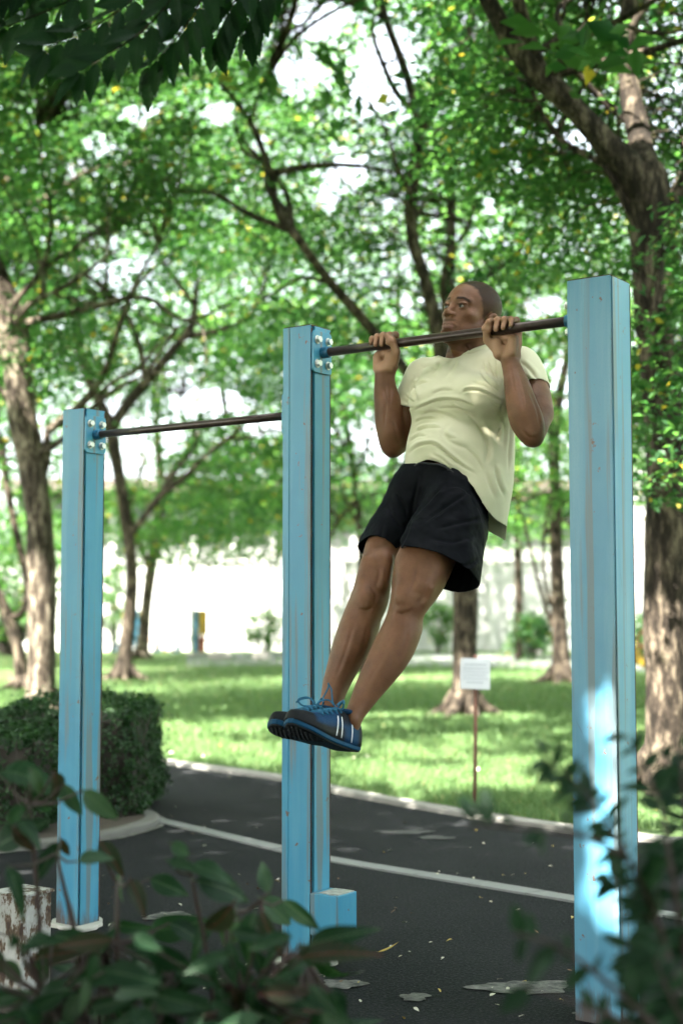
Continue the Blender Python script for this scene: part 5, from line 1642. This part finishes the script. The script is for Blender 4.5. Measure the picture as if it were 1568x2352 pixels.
# ================================================================ hedges and bushes
M_HEDGE = leaf_mat('hedge_leaf', (.010, .031, .012), (.034, .072, .028), (1.3, 1.8, .8), .2, .45, .25)
M_TWIGD = simple_mat('twig_dark', (.030, .024, .018), .9, .3, 40)
def hedge(name, label, lo, hi, n, ln, mat, seed, lump=.06, group='clipped hedges'):
    """clipped hedge: leaves packed over an uneven block, dark twiggy core behind them"""
    r = np.random.default_rng(seed); lo = np.array(lo); hi = np.array(hi); sz = hi-lo
    o = empty(name, tuple(np.array([(lo[0]+hi[0])/2, (lo[1]+hi[1])/2, 0]))); tag(o, label, 'hedge', group)
    areas = np.array([sz[0]*sz[1], sz[0]*sz[2], sz[0]*sz[2]*.4, sz[1]*sz[2], sz[1]*sz[2]])
    k = r.choice(5, n, p=areas/areas.sum()); u = r.random((n, 3)); p = lo+u*sz; nr = np.zeros((n, 3))
    for f, (a, s_) in enumerate(((2, 1), (1, 0), (1, 1), (0, 0), (0, 1))):
        m = k == f; p[m, a] = hi[a] if s_ else lo[a]; nr[m, a] = 1 if s_ else -1
    # round the edges and make the surface lumpy
    c = (lo+hi)/2; q = (p-c)/(sz/2); rr_ = (np.abs(q)**6).sum(1)**(1/6); p = c+(p-c)/np.maximum(rr_, 1)[:, None]
    wob = value_noise(p, 5.5, seed)*lump*2+value_noise(p, 16, seed+1)*lump
    p = p+nr*wob[:, None]-nr*np.abs(r.normal(0, .022, (n, 1)))
    stray = r.random(n) < .04; p[stray] += nr[stray]*r.uniform(.01, .06, (stray.sum(), 1))
    p[:, 2] = np.maximum(p[:, 2], .03)
    L = ln*r.uniform(.6, 1.3, n)
    V, T = leaves(p, unit_rows(nr*.9+r.normal(size=(n, 3))*.55+np.array([0, 0, .5])), r.normal(size=(n, 3)), L, L*.55)
    adopt(link_mesh('foliage', mesh_np('foliage', V, T, 3), mat, None, False), o)
    mb = MB()
    for i in range(70):
        b = np.array([r.uniform(lo[0]+.06, hi[0]-.06), r.uniform(lo[1]+.05, hi[1]-.05), 0.0]); t = b+np.array([r.uniform(-.12, .12), r.uniform(-.12, .12), sz[2]*.9])
        mb.tube([b, (b+t)/2+r.normal(size=3)*.02, t], [.008, .006, .003], 5, False)
    mb.box((lo+hi)/2-UZ*.03, sz*np.array([.86, .82, .80])-np.array([0, 0, .02]))
    adopt(mb.build('core', M_TWIGD), o)
    return o
def X_at(px, d): return (px-W/2)/FPX*d
hedge('clipped_hedge', 'tall clipped hedge behind the left post, ending in a square face by the path', (X_at(62, 8.1), 7.15, .0), (X_at(340, 7.3), 8.2, .60), 11000, .030, M_HEDGE, 51)
hedge('clipped_hedge', 'lower clipped hedge at the left edge, in front of the tall one', (-2.6, 6.55, .0), (X_at(140, 6.8), 7.2, .52), 8000, .030, M_HEDGE, 52)
# small weeds and litter along the bed's kerb
def bush(name, label, px, py, d, w, h, n, ln, mat, seed, group=None, cat='bush'):
    r = np.random.default_rng(seed); b = P(px, py, d); b[2] = -.03
    o = empty(name, tuple(b)); tag(o, label, cat, group)
    nc = max(6, n//40); v = rand_unit(r, nc)*r.uniform(.3, 1, (nc, 1))**.5
    C = b+v*np.array([w/2, w/2.6, h/2])+np.array([0, 0, h*.55])
    cc = np.repeat(C, 40, 0); m = len(cc); p = cc+r.normal(size=(m, 3))*w*.10; p[:, 2] = np.maximum(p[:, 2], .02)
    L = ln*r.uniform(.6, 1.3, m)
    V, T = leaves(p, rand_unit(r, m, 1.2, .8), r.normal(size=(m, 3)), L, L*.55)
    adopt(link_mesh('foliage', mesh_np('foliage', V, T, 3), mat, None, False), o)
    mb = MB()
    for c in C[::2]:
        mb.tube([b+r.normal(size=3)*np.array([.03, .03, 0]), (b+c)/2+r.normal(size=3)*.03, c], [.012*w, .008*w, .003*w], 5, False)
    adopt(mb.build('stems', M_TWIGD, None, True), o)
    return o
bush('round_bush', 'dark round bush beside the thin flared tree', 1222, 1500, 33.0, 1.1, 1.1, 1500, .12, M_LEAF, 61)
bush('round_bush', 'pale straggling bush against the white wall, left of the middle post', 610, 1497, 39.5, 1.1, 1.1, 1100, .12, M_LEAF2, 62)
bush('round_bush', 'low loose shrub by the wall, behind the man\'s shins', 1005, 1497, 39.0, 1.1, 1.3, 1100, .12, M_LEAF2, 63)
bush('round_bush', 'bright green bush at the left edge behind the leaning tree', 20, 1500, 36.0, 3.2, 3.4, 4200, .15, M_LEAF2, 64)
bush('round_bush', 'bright green bush between the left post and the dark slim tree', 262, 1499, 38.0, .9, 2.2, 1300, .13, M_LEAF2, 65)
bush('round_bush', 'dark bush beside the big rough-barked trunk', 1468, 1500, 30.0, .9, 1.0, 1300, .11, M_LEAF, 66)

# ================================================================ near plants, leaf by leaf
def blade(name, mat, n=9, wid=.46, curl=.25, cup=.18, teeth=0, seed=0, tipw=.0, wave=.0):
    """one leaf of unit length along +Y, face up (+Z)"""
    rr = random.Random(seed); vs = []; fs = []
    for i in range(n+1):
        t = i/n
        w = wid*.5*(math.sin(math.pi*min(1, t**.80))**.85)*(1-.25*t)+.004
        if teeth and 0 < i < n: w *= 1+(.16 if i % 2 else -.08)
        z = -curl*t*t; y = t*(1-.12*curl*t)
        for s, k in ((-1, 1.0), (-.5, .5), (0, 0), (.5, .5), (1, 1.0)):
            vs.append((s*w, y, z+cup*abs(s)*w+wave*math.sin(9*t+2*s)*k*.03+(.012 if s == 0 else 0)*(-1)))
    for i in range(n):
        for k in range(4):
            a = i*5+k; fs.append((a, a+1, a+6, a+5))
    vs.append((0, -.14, .01)); b = len(vs)-1
    vs += [(-.012, 0, 0), (.012, 0, 0)]
    fs.append((b, b+2, b+1))
    me = mesh_py(name, vs, fs)
    for m in ([mat] if not isinstance(mat, list) else mat): me.materials.append(m)
    me.shade_smooth()
    return me
def two_face(name, top1, top2, back, vein, gloss=.42, tw=.22, trans=(1.4, 2.0, .8)):
    m, nt, b = new_mat(name)
    oi = N(nt, 'ShaderNodeObjectInfo'); ge = N(nt, 'ShaderNodeNewGeometry')
    c = mixc(nt, oi.outputs['Random'], top1, top2)
    tc = N(nt, 'ShaderNodeTexCoord'); sx = N(nt, 'ShaderNodeSeparateXYZ'); nt.links.new(tc.outputs['Object'], sx.inputs[0])
    ab = N(nt, 'ShaderNodeMath', operation='ABSOLUTE'); nt.links.new(sx.outputs[0], ab.inputs[0])
    # midrib and side veins
    c = mixc(nt, ramp(nt, ab.outputs[0], [(.004, .75), (.016, 0.0)]), c, vein)
    sl = N(nt, 'ShaderNodeMath', operation='MULTIPLY_ADD'); nt.links.new(ab.outputs[0], sl.inputs[0]); sl.inputs[1].default_value = -.7; nt.links.new(sx.outputs[1], sl.inputs[2])
    wv = N(nt, 'ShaderNodeMath', operation='SINE'); ml = N(nt, 'ShaderNodeMath', operation='MULTIPLY'); nt.links.new(sl.outputs[0], ml.inputs[0]); ml.inputs[1].default_value = 62.0; nt.links.new(ml.outputs[0], wv.inputs[0])
    c = mixc(nt, ramp(nt, wv.outputs[0], [(.90, 0.0), (1.0, .28)]), c, vein)
    c = mixc(nt, ramp(nt, noise(nt, coords(nt), 7, 3), [(.6, 0.0), (.8, .35)]), c, tuple(x*.5 for x in top1))
    c = mixc(nt, ge.outputs['Backfacing'], c, back)
    nt.links.new(c, b.inputs['Base Color']); b.inputs['Roughness'].default_value = gloss; b.inputs['Specular IOR Level'].default_value = .13
    bump(nt, b, wv.outputs[0], .08, .01)
    tr = N(nt, 'ShaderNodeBsdfTranslucent'); tcx = mixc(nt, 1.0, c, trans, 'MULTIPLY'); nt.links.new(tcx, tr.inputs['Color'])
    mx = N(nt, 'ShaderNodeMixShader'); mx.inputs[0].default_value = tw
    nt.links.new(b.outputs[0], mx.inputs[1]); nt.links.new(tr.outputs[0], mx.inputs[2])
    nt.links.new(mx.outputs[0], nt.nodes['Material Output'].inputs['Surface'])
    return m
M_CROT = two_face('shrub_leaf', (.007, .024, .011), (.018, .046, .022), (.022, .020, .015), (.07, .11, .06))
M_CROTR = two_face('shrub_leaf_red', (.018, .028, .016), (.035, .030, .020), (.085, .010, .018), (.13, .03, .03))
M_CROTL = two_face('shrub_leaf_pale', (.035, .068, .042), (.060, .095, .058), (.05, .055, .035), (.10, .13, .08))
M_OVER = two_face('overhead_leaf', (.009, .026, .013), (.016, .040, .018), (.014, .034, .016), (.022, .046, .022), .5, .30)
M_SMALL = two_face('small_leaf', (.006, .020, .010), (.016, .042, .020), (.03, .03, .018), (.03, .05, .03))
M_STEMR = simple_mat('stem_red', (.028, .012, .010), .6, .3, 60)
def put_leaf(me, parent, base, tip, face, roll, scale_w=1.0, name='leaf'):
    """a leaf object from its base to its tip, its face turned towards `face`"""
    y = np.array(tip)-np.array(base); L = np.linalg.norm(y); y = y/L
    z = np.array(face)-y*np.dot(face, y); z = unit(z); x = np.cross(y, z)
    x, z = x*math.cos(roll)+z*math.sin(roll), z*math.cos(roll)-x*math.sin(roll)
    o = bpy.data.objects.new(name, me); COL.objects.link(o)
    M = Matrix(((x[0]*L*scale_w, y[0]*L, z[0]*L, base[0]), (x[1]*L*scale_w, y[1]*L, z[1]*L, base[1]), (x[2]*L*scale_w, y[2]*L, z[2]*L, base[2]), (0, 0, 0, 1)))
    o.parent = parent; o.matrix_basis = Matrix.Translation(-Vector(parent.location)) @ M
    return o
rr = random.Random(77)
# ---- broad-leaved shrub, bottom left
sh = empty('broad_leaved_shrub', tuple(flat_(P(330, 2500, 2.4)))); tag(sh, 'broad-leaved dark green shrub with red leaf undersides, close up in the bottom left corner', 'shrub')
B_G = [blade('leaf', M_CROT, 11, w_, c_, cu, 0, i, wave=1.0) for i, (w_, c_, cu) in enumerate(((.46, .20, .25), (.50, .45, .15), (.38, .10, .40), (.48, .75, .2), (.40, .95, .3)))]
B_R = [blade('leaf', M_CROTR, 9, .42, .5, .3, 0, 5), blade('leaf', M_CROTR, 9, .34, .8, .4, 0, 6)]
B_L = [blade('leaf', M_CROTL, 9, .50, .3, .15, 0, 7), blade('leaf', M_CROTL, 9, .46, .5, .25, 0, 8)]
hand = [(0, 1772, 130, 1752, 'g'), (70, 1765, 108, 1832, 'l'), (126, 1772, 150, 1862, 'r'), (150, 1800, 178, 1885, 'l'), (192, 1815, 264, 1888, 'l'), (-10, 1945, 98, 1880, 'g'), (40, 1880, 110, 1930, 'g'), (136, 1935, 76, 2030, 'g'),
        (180, 1978, 258, 1948, 'l'), (140, 1925, 158, 1975, 'r'), (230, 1932, 284, 2004, 'r'), (282, 2000, 254, 2068, 'l'), (300, 2020, 338, 2092, 'r'), (345, 2018, 436, 2054, 'g'), (392, 1936, 445, 1970, 'l'), (385, 1975, 460, 2000, 'g'),
        (440, 1985, 540, 2010, 'g'), (450, 2022, 598, 2050, 'g'), (618, 2050, 592, 1970, 'l'), (600, 2064, 684, 2126, 'l'), (650, 2068, 734, 2136, 'g'), (534, 2076, 456, 2200, 'r'), (540, 2090, 504, 2200, 'l'), (585, 2095, 540, 2215, 'g'),
        (600, 2090, 620, 2190, 'r'), (120, 2150, 240, 2165, 'g'), (232, 2150, 248, 2225, 'l'), (320, 2188, 394, 2212, 'l'), (310, 2225, 392, 2235, 'g'), (400, 2225, 505, 2245, 'g'), (124, 2302, 254, 2228, 'g'), (86, 2330, 122, 2250, 'l'),
        (372, 2220, 384, 2300, 'l'), (492, 2250, 545, 2345, 'g'), (706, 2190, 618, 2302, 'g'), (722, 2185, 788, 2330, 'g'), (690, 2170, 740, 2240, 'g'), (60, 1850, 0, 1900, 'g'), (20, 1990, 60, 2060, 'g'), (30, 1900, 75, 1960, 'r'),
        (260, 2120, 340, 2150, 'g'), (390, 2120, 480, 2150, 'g'), (500, 2110, 420, 2170, 'g'), (60, 1820, 120, 1870, 'g')]
def leaf_of(k): return rr.choice({'g': B_G, 'r': B_R, 'l': B_L}[k])
fill = []
for i in range(200):
    x = rr.uniform(-60, 790); y = 2120+rr.random()**.7*310+max(0, x-640)*.35
    a = rr.uniform(-.5, 3.6); L = rr.uniform(80, 135)
    fill.append((x, y, x+math.cos(a)*L, y+math.sin(a)*L*.75, rr.choice('ggggggggglrr')))
stems = {}
for i, (x0, y0, x1, y1, k) in enumerate(hand+fill):
    d = rr.uniform(2.25, 2.6) if i < len(hand) else rr.uniform(2.05, 2.6)
    b = P(x0, y0, d); t = P(x1, y1, d+rr.uniform(-.05, .03))
    face = np.array([rr.uniform(-.5, .5), rr.uniform(-1.3, -.6), rr.uniform(.2, .9)])
    put_leaf(leaf_of(k), sh, b, t, face, rr.uniform(-.35, .35), rr.uniform(.95, 1.2) if i < len(hand) else rr.uniform(.82, 1.12))
    stems[i] = b
mb = MB()
nodes = [P(x, y, d) for x, y, d in ((70, 1850, 2.4), (130, 1960, 2.4), (270, 2030, 2.4), (440, 2010, 2.4), (600, 2070, 2.45), (520, 2110, 2.4), (230, 2170, 2.4), (400, 2230, 2.35), (700, 2190, 2.45), (110, 2290, 2.3), (560, 2280, 2.3))]
root = [P(x, 2650, 2.4) for x in (60, 200, 350, 480, 620)]
for n_ in nodes:
    q = min(root, key=lambda p: np.linalg.norm(p-n_)); mb.tube(catmull([q, (q+n_)/2+np.array([.02, 0, .03]), n_], 4), [.006]*4+[.004]*4+[.0025], 6, False)
for b in stems.values():
    q = min(nodes, key=lambda p: np.linalg.norm(p-b))
    if .02 < np.linalg.norm(q-b) < .35: mb.tube([q, (q+b)/2+np.array([0, .0, -.008]), b], [.0028, .0024, .0018], 5, False)
adopt(mb.build('stem', M_STEMR, None, True), sh)
# ---- small-leaved shrub, bottom right, very near
s2 = empty('small_leaved_shrub', tuple(flat_(P(1560, 2600, 1.75)))); tag(s2, 'blurred small-leaved shrub very near the camera in the bottom right corner', 'shrub')
B_S = [blade('leaf', M_SMALL, 8, w_, c_, .2, 0, 20+i) for i, (w_, c_) in enumerate(((.50, .2), (.44, .45), (.56, .1)))]
br = [([(1600, 2460), (1520, 2150), (1430, 1950), (1335, 1810), (1240, 1735)], 1.72), ([(1600, 2420), (1545, 2020), (1505, 1820), (1440, 1690)], 1.80), ([(1590, 2440), (1420, 2280), (1290, 2180), (1180, 2140)], 1.65),
      ([(1640, 2300), (1580, 1950), (1560, 1720)], 1.85), ([(1600, 2480), (1450, 2360), (1310, 2300), (1200, 2265)], 1.70), ([(1430, 1960), (1320, 1915), (1200, 1900), (1075, 1890)], 1.62), ([(1640, 2450), (1545, 2250), (1470, 2080), (1400, 2010)], 1.78),
      ([(1700, 2400), (1620, 2100), (1590, 1850), (1520, 1740)], 1.9), ([(1500, 2500), (1470, 2300), (1440, 2160)], 1.75), ([(1660, 2500), (1560, 2330), (1500, 2200)], 1.68)]
mb = MB()
for j, (pts, d) in enumerate(br):
    a = catmull([P(x, y, d+rr.uniform(-.04, .04)) for x, y in pts], 8)
    mb.tube(list(a), list(np.linspace(.0045, .0012, len(a))), 6, False)
    n_ = len(a)
    for i in range(3, n_):
        if (j == 5 and i < 6) or rr.random() < (.52 if j in (2, 4, 5) else .22): continue
        for s_ in ((1, -1) if i < n_-1 and j not in (2, 4, 5) else (rr.choice((1, -1)),)):
            t = unit(a[min(i+1, n_-1)]-a[i-1]); side = unit(np.cross(t, [0, -1, .2]))*s_
            L = rr.uniform(.026, .046)
            tip = a[i]+(side*rr.uniform(.5, 1)+t*rr.uniform(.2, .8)+np.array([0, rr.uniform(-.5, .3), rr.uniform(-.3, .2)]))*L
            put_leaf(rr.choice(B_S), s2, a[i], tip, np.array([rr.uniform(-.5, .5), -.6, rr.uniform(.3, 1)]), rr.uniform(-.5, .5))
adopt(mb.build('stem', M_STEMR, None, True), s2)
# ---- toothed leaves hanging from the overhead tree, top left
B_O = [blade('leaf', M_OVER, 14, w_, c_, .16, 1, 30+i) for i, (w_, c_) in enumerate(((.46, .15), (.42, .35), (.50, .25)))]
rach = [([(330, -130), (180, -10), (20, 60)], 3.05), ([(430, -130), (280, 20), (110, 110)], 3.0), ([(470, -130), (350, 50), (190, 160)], 2.95), ([(520, -120), (440, 40), (350, 150)], 3.0), ([(600, -120), (540, 0), (500, 80)], 3.1),
        ([(660, -120), (600, -10), (565, 70)], 3.2), ([(220, -130), (60, -40), (-80, 10)], 3.1), ([(120, -120), (20, -60), (-60, -20)], 3.0)]
mb = MB()
for pts, d in rach:
    a = catmull([P(x, y, d+rr.uniform(-.06, .06)) for x, y in pts], 5)
    mb.tube(list(a), list(np.linspace(.0030, .0012, len(a))), 6, False)
    for i in range(2, len(a)):
        t = unit(a[min(i+1, len(a)-1)]-a[i-1])
        for s_ in ((1, -1) if i < len(a)-1 else (1, 0, -1)):
            side = unit(np.cross(t, [0, -1, .1]))*s_
            L = rr.uniform(.072, .105)
            dr = unit(side*.62+t*.62+np.array([-.10, rr.uniform(-.35, .25), -.30])) if s_ else unit(t+np.array([0, 0, -.3]))
            put_leaf(rr.choice(B_O), OT['o'], a[i]+dr*.008, a[i]+dr*L, np.array([rr.uniform(-.5, .3), -.8, rr.uniform(-.1, .7)]), rr.uniform(-.4, .4))
trunk_top = P(-1900, -2600, 3.0)
for pts, d in rach[:7:2]:
    q = P(pts[0][0], pts[0][1], d); mb.tube(catmull([q, q+np.array([-.15, -.1, .35]), q+np.array([-.6, -.3, .8]), trunk_top], 4), [.003]*4+[.006]*4+[.015]*4+[.03], 6, False)
adopt(mb.build('hanging_branch', M_BARK, None, True), OT['o'])
# ================================================================ small things
# notice on its stake
def notice():
    d = gdepth(1864); b = flat_(ground(1088, 1864)); o = empty('notice_board', tuple(b)); tag(o, 'small white notice on a thin rust-brown stake at the lawn\'s edge', 'sign')
    st_ = simple_mat('stake_rust', (.13, .055, .035), .8, .35, 50)
    top = P(1091, 1503, d)
    mb = MB(); mb.tube([b-UZ*.1, b*.5+top*.5+np.array([.004, 0, 0]), top], [.0105, .010, .0095], 10); adopt(mb.build('stake', st_, None, True), o)
    c = P(1090, 1547, d)-np.array([0, .02, 0]); w = 69/FPX*d; h = 70/FPX*d
    ax = [unit(np.array([1, .12, -.02])), np.array([0, 1, 0]), unit(np.array([.03, .05, 1]))]; ax[1] = np.cross(ax[2], ax[0]); ax[0] = np.cross(ax[1], ax[2])
    mb = MB(); mb.box(c, (w, .006, h), ax); bd = mb.build('board', simple_mat('board_white', (.42, .44, .46), .5, .05, 12, 0, 0), None, False, .0015); adopt(bd, o)
    mb = MB(); r_ = random.Random(4)
    for i, (z, x0, x1, t) in enumerate(((.30, -.36, .36, .035), (.17, -.42, .40, .028), (.06, -.42, .42, .022), (-.05, -.40, .36, .022), (-.16, -.42, .42, .022), (-.28, -.30, .26, .030))):
        x = x0
        while x < x1:
            e = min(x1, x+r_.uniform(.05, .16))
            mb.box(c-ax[1]*.0042+ax[0]*w*(x+e)/2+ax[2]*h*z, ((e-x)*w, .001, t*h), ax); x = e+.025
    pr = mb.build('print', simple_mat('print_grey', (.22, .245, .28), .7, .05, 10, 0, 0)); pr.parent = bd
    mb = MB(); mb.box(c+ax[1]*.010+ax[2]*h*.35, (.018, .022, .012), ax); adopt(mb.build('clip', st_), o)
notice()
# garden lamp on a dark bollard
def lamp():
    d = gdepth(1506); b = flat_(ground(1233, 1506)); s_ = d/FPX; o = empty('garden_lamp', tuple(b)); tag(o, 'dark garden lamp post with a white globe on a pale base, by the round bush', 'lamp post')
    mb = MB(); mb.tube([b-UZ*.05, b+UZ*10*s_, b+UZ*15*s_], [14*s_, 13*s_, 8*s_], 14); adopt(mb.build('base', M_KERB, None, True), o)
    mb = MB(); mb.tube([b+UZ*15*s_, b+UZ*60*s_, b+UZ*64*s_], [8*s_, 7*s_, 11*s_], 12); adopt(mb.build('post', simple_mat('lamp_black', (.02, .025, .025), .5, .2, 9), None, True), o)
    bm = bmesh.new(); bmesh.ops.create_uvsphere(bm, u_segments=16, v_segments=12, radius=12*s_, matrix=Matrix.Translation(Vector(b+UZ*74*s_))); me = bpy.data.meshes.new('globe'); bm.to_mesh(me); bm.free()
    adopt(link_mesh('globe', me, simple_mat('globe_white', (.75, .75, .72), .3, .02, 5, 0, 0)), o)
lamp()
# outdoor exercise machines by the wall
M_YEL = simple_mat('paint_yellow', (.22, .14, .006), .45, .1, 4, 0, 0); M_ORA = simple_mat('paint_orange', (.16, .035, .006), .45, .1, 4, 0, 0); M_SKY = simple_mat('paint_skyblue', (.04, .10, .14), .45, .1, 4, 0, 0); M_DBL = simple_mat('paint_deepblue', (.02, .09, .14), .45, .1, 4, 0, 0)
def machine(px, pyb, label, tall, seed):
    d = gdepth(pyb); s_ = d/FPX; b = flat_(ground(px, pyb)); o = empty('exercise_machine', tuple(b)); tag(o, label, 'exercise machine', 'exercise machines by the wall')
    B = lambda x, z, y=0: b+np.array([x*s_, y*s_, z*s_])
    mb = MB(); mb.box(B(0, 3), (64*s_, 40*s_, 6*s_)); adopt(mb.build('base_plate', M_KERB), o)
    mb = MB(); mb.box(B(-8, tall/2), (12*s_, 9*s_, tall*s_)); adopt(mb.build('upright', M_DBL, None, False, .01), o)
    mb = MB(); mb.box(B(8, tall*.72, -2), (20*s_, 4*s_, tall*.56*s_)); adopt(mb.build('sign_panel', M_YEL, None, False, .01), o)
    mb = MB(); mb.box(B(6, tall*.25, -2), (15*s_, 4*s_, tall*.36*s_)); adopt(mb.build('lower_panel', M_ORA, None, False, .01), o)
    for sg in (-1, 1):
        mb = MB(); mb.tube(catmull([B(-7, 40), B(-7+sg*26, 34, -8), B(-7+sg*44, 18, -12), B(-7+sg*44, 8, -12)], 4), 2.6*s_, 8); adopt(mb.build('swing_arm', M_SKY if sg < 0 else M_ORA, None, True), o)
        mb = MB(); mb.box(B(-7+sg*48, 7, -12), (22*s_, 12*s_, 4*s_)); adopt(mb.build('foot_pad', M_SKY), o)
    return o
machine(458, 1504, 'exercise machine with a yellow and orange panel, standing in the open', 102, 1)
machine(322, 1500, 'exercise machine with a yellow panel half hidden behind the slim dark tree', 98, 2)
def walker():
    d = gdepth(1500); s_ = d/FPX; b = flat_(ground(388, 1500)); o = empty('air_walker', tuple(b)); tag(o, 'pale blue exercise frame with curved handles, left of the open yellow panel', 'exercise machine', 'exercise machines by the wall')
    B = lambda x, z, y=0: b+np.array([x*s_, y*s_, z*s_])
    for x in (-24, 24):
        mb = MB(); mb.tube([B(x, 0), B(x, 84)], 4*s_, 10); adopt(mb.build('upright', M_SKY, None, True), o)
        mb = MB(); mb.tube(catmull([B(x, 60), B(x*.4, 36, -6), B(x*.35, 8, -6)], 4), 2.4*s_, 8); adopt(mb.build('swing_arm', M_SKY, None, True), o)
        mb = MB(); mb.box(B(x*.35, 6, -6), (12*s_, 18*s_, 4*s_)); adopt(mb.build('foot_pad', M_ORA), o)
    mb = MB(); mb.tube(catmull([B(-24, 78), B(0, 86), B(24, 78)], 4), 3*s_, 8); adopt(mb.build('cross_bar', M_SKY, None, True), o)
walker()
def rider():
    d = 24.0; b = flat_(P(1474, 1545, d)); s_ = d/FPX; o = empty('spring_rider', tuple(b)); tag(o, 'yellow playground spring rider with an orange loop, beside the big trunk', 'playground toy')
    B = lambda x, z, y=0: b+np.array([x*s_, y*s_, z*s_])
    mb = MB(); mb.tube([B(14+5*math.cos(i*.9), 2+i*.9, 5*math.sin(i*.9)) for i in range(26)], 1.6*s_, 6); adopt(mb.build('spring', M_DBL, None, True), o)
    prof = [(-32, 34), (-30, 66), (-22, 72), (-10, 68), (-4, 48), (8, 36), (24, 34), (32, 24), (28, 14), (10, 14), (-6, 24), (-20, 28)]
    mb = MB(); mb.prism([(x*s_, z*s_) for x, z in prof][::-1], -9*s_, 9*s_, b, [np.array([1, 0, 0]), UZ, np.array([0, 1, 0])]); fix(adopt(mb.build('seat_body', M_YEL, None, False, .02, 2), o))
    mb = MB(); mb.tube([B(10+20*math.cos(a), 84+20*math.sin(a)) for a in np.linspace(.7, 4.6, 16)], 3.2*s_, 8); adopt(mb.build('handle_loop', M_ORA, None, True), o)
rider()
for x, y, w_ in ((505, 1513, 50), (600, 1513, 40)):
    d = gdepth(y); s_ = d/FPX; b = flat_(ground(x, y)); mb = MB(); mb.box(UZ*8*s_, (w_*s_, 16*s_, 18*s_))
    o = mb.build('stone_bench', M_KERB, None, False, .03, 2); o.location = b
    tag(o, 'low pale stone block on the far lawn, %s' % ('beside the open yellow machine' if x < 550 else 'nearest the middle post'), 'stone block', 'stone blocks by the far path')
# stub of a square post with peeling paint, bottom left
def stub():
    d = 3.78; C = flat_(P(50, 2200, d)); w = .108; o = empty('peeling_post', tuple(C)); tag(o, 'short square post stub with peeling white paint over rust, at the left edge', 'post stub')
    m, nt, b = new_mat('peeling_paint'); v = coords(nt, (1, 1, .55))
    n1 = noise(nt, v, 24, 6, .7)
    c = ramp(nt, n1, [(.40, (.045, .026, .018)), (.47, (.13, .085, .055)), (.50, (.34, .33, .31)), (.7, (.46, .46, .44))])
    nt.links.new(c, b.inputs['Base Color']); b.inputs['Roughness'].default_value = .85; bump(nt, b, ramp(nt, n1, [(.46, 0.0), (.52, 1.0)]), .6, .004)
    h = P(50, 2052, d)[2]
    mb = MB(); mb.box(UZ*h/2, (w, w, h), AXP); s1 = mb.build('shaft', m, None, False, .003, 2); s1.parent = o
    mb = MB(); mb.box(UZ*(h+.004), (w+.012, w+.012, .008), AXP); s3 = mb.build('cap_plate', m, None, False, .002, 1); s3.parent = o
stub()
# fallen leaves on the path
def fl_mat(name, c1, c2):
    m, nt, b = new_mat(name); oi = N(nt, 'ShaderNodeObjectInfo'); nt.links.new(mixc(nt, oi.outputs['Random'], c1, c2), b.inputs['Base Color']); b.inputs['Roughness'].default_value = .7; return m
FLM = [fl_mat('dry_leaf_pale', (.42, .38, .28), (.56, .53, .45)), fl_mat('dry_leaf_yellow', (.40, .27, .05), (.50, .38, .12)), fl_mat('dry_leaf_brown', (.12, .065, .035), (.22, .13, .07))]
FLS = [blade('fallen_leaf', FLM[i % 3], 5, .55, (.1, .5, -.4)[i % 3], .3, 0, 60+i) for i in range(6)]
rr = random.Random(12); n_ = 0
while n_ < 150:
    y = 1770+580*rr.random()**.75; x = rr.uniform(225, 1320); p = ground(x, y)
    ky = np.interp(p[0], KERB[:, 0], KERB[:, 1])
    if p[1] > ky-.12 or (x < 370 and y < 1950): continue
    o = bpy.data.objects.new('fallen_leaf', rr.choice(FLS[:1]*5+FLS)); COL.objects.link(o)
    L = rr.uniform(.010, .022)
    o.location = (p[0], p[1], .006+L*.10); o.scale = (L, L, L); o.rotation_euler = (rr.uniform(-.35, .35), rr.uniform(-.35, .35), rr.uniform(0, 6.28))
    tag(o, 'small dry leaf fallen on the dark path', 'leaf', 'fallen leaves on the path'); n_ += 1
o = bpy.data.objects.new('fallen_leaf', blade('fallen_leaf', FLM[1], 7, .32, -.5, .4, 0, 99)); COL.objects.link(o)
p = ground(868, 2192); o.location = (p[0], p[1], .008); o.scale = (.062,)*3; o.rotation_euler = (.05, .1, R(-98)); tag(o, 'long curled yellow-green leaf lying on the path, largest of the fallen leaves', 'leaf', 'fallen leaves on the path')
# fallen leaves on the lawn near the kerb
for i in range(70):
    x = rr.uniform(340, 1500); p = ground(x, 1700); ky = np.interp(p[0], KERB[:, 0], KERB[:, 1]); yy = ky+rr.uniform(.15, 3.5); xx = rr.uniform(-1.4, 3.0); ky = np.interp(xx, KERB[:, 0], KERB[:, 1])
    o = bpy.data.objects.new('fallen_leaf', rr.choice(FLS[1:])); COL.objects.link(o); L = rr.uniform(.03, .055)
    o.location = (xx, ky+.15+rr.random()**2*3.0, .01); o.scale = (L, L, L); o.rotation_euler = (rr.uniform(-.5, .5), rr.uniform(-.5, .5), rr.uniform(0, 6.28))
    tag(o, 'dry brown or yellow leaf lying in the grass', 'leaf', 'fallen leaves in the grass')
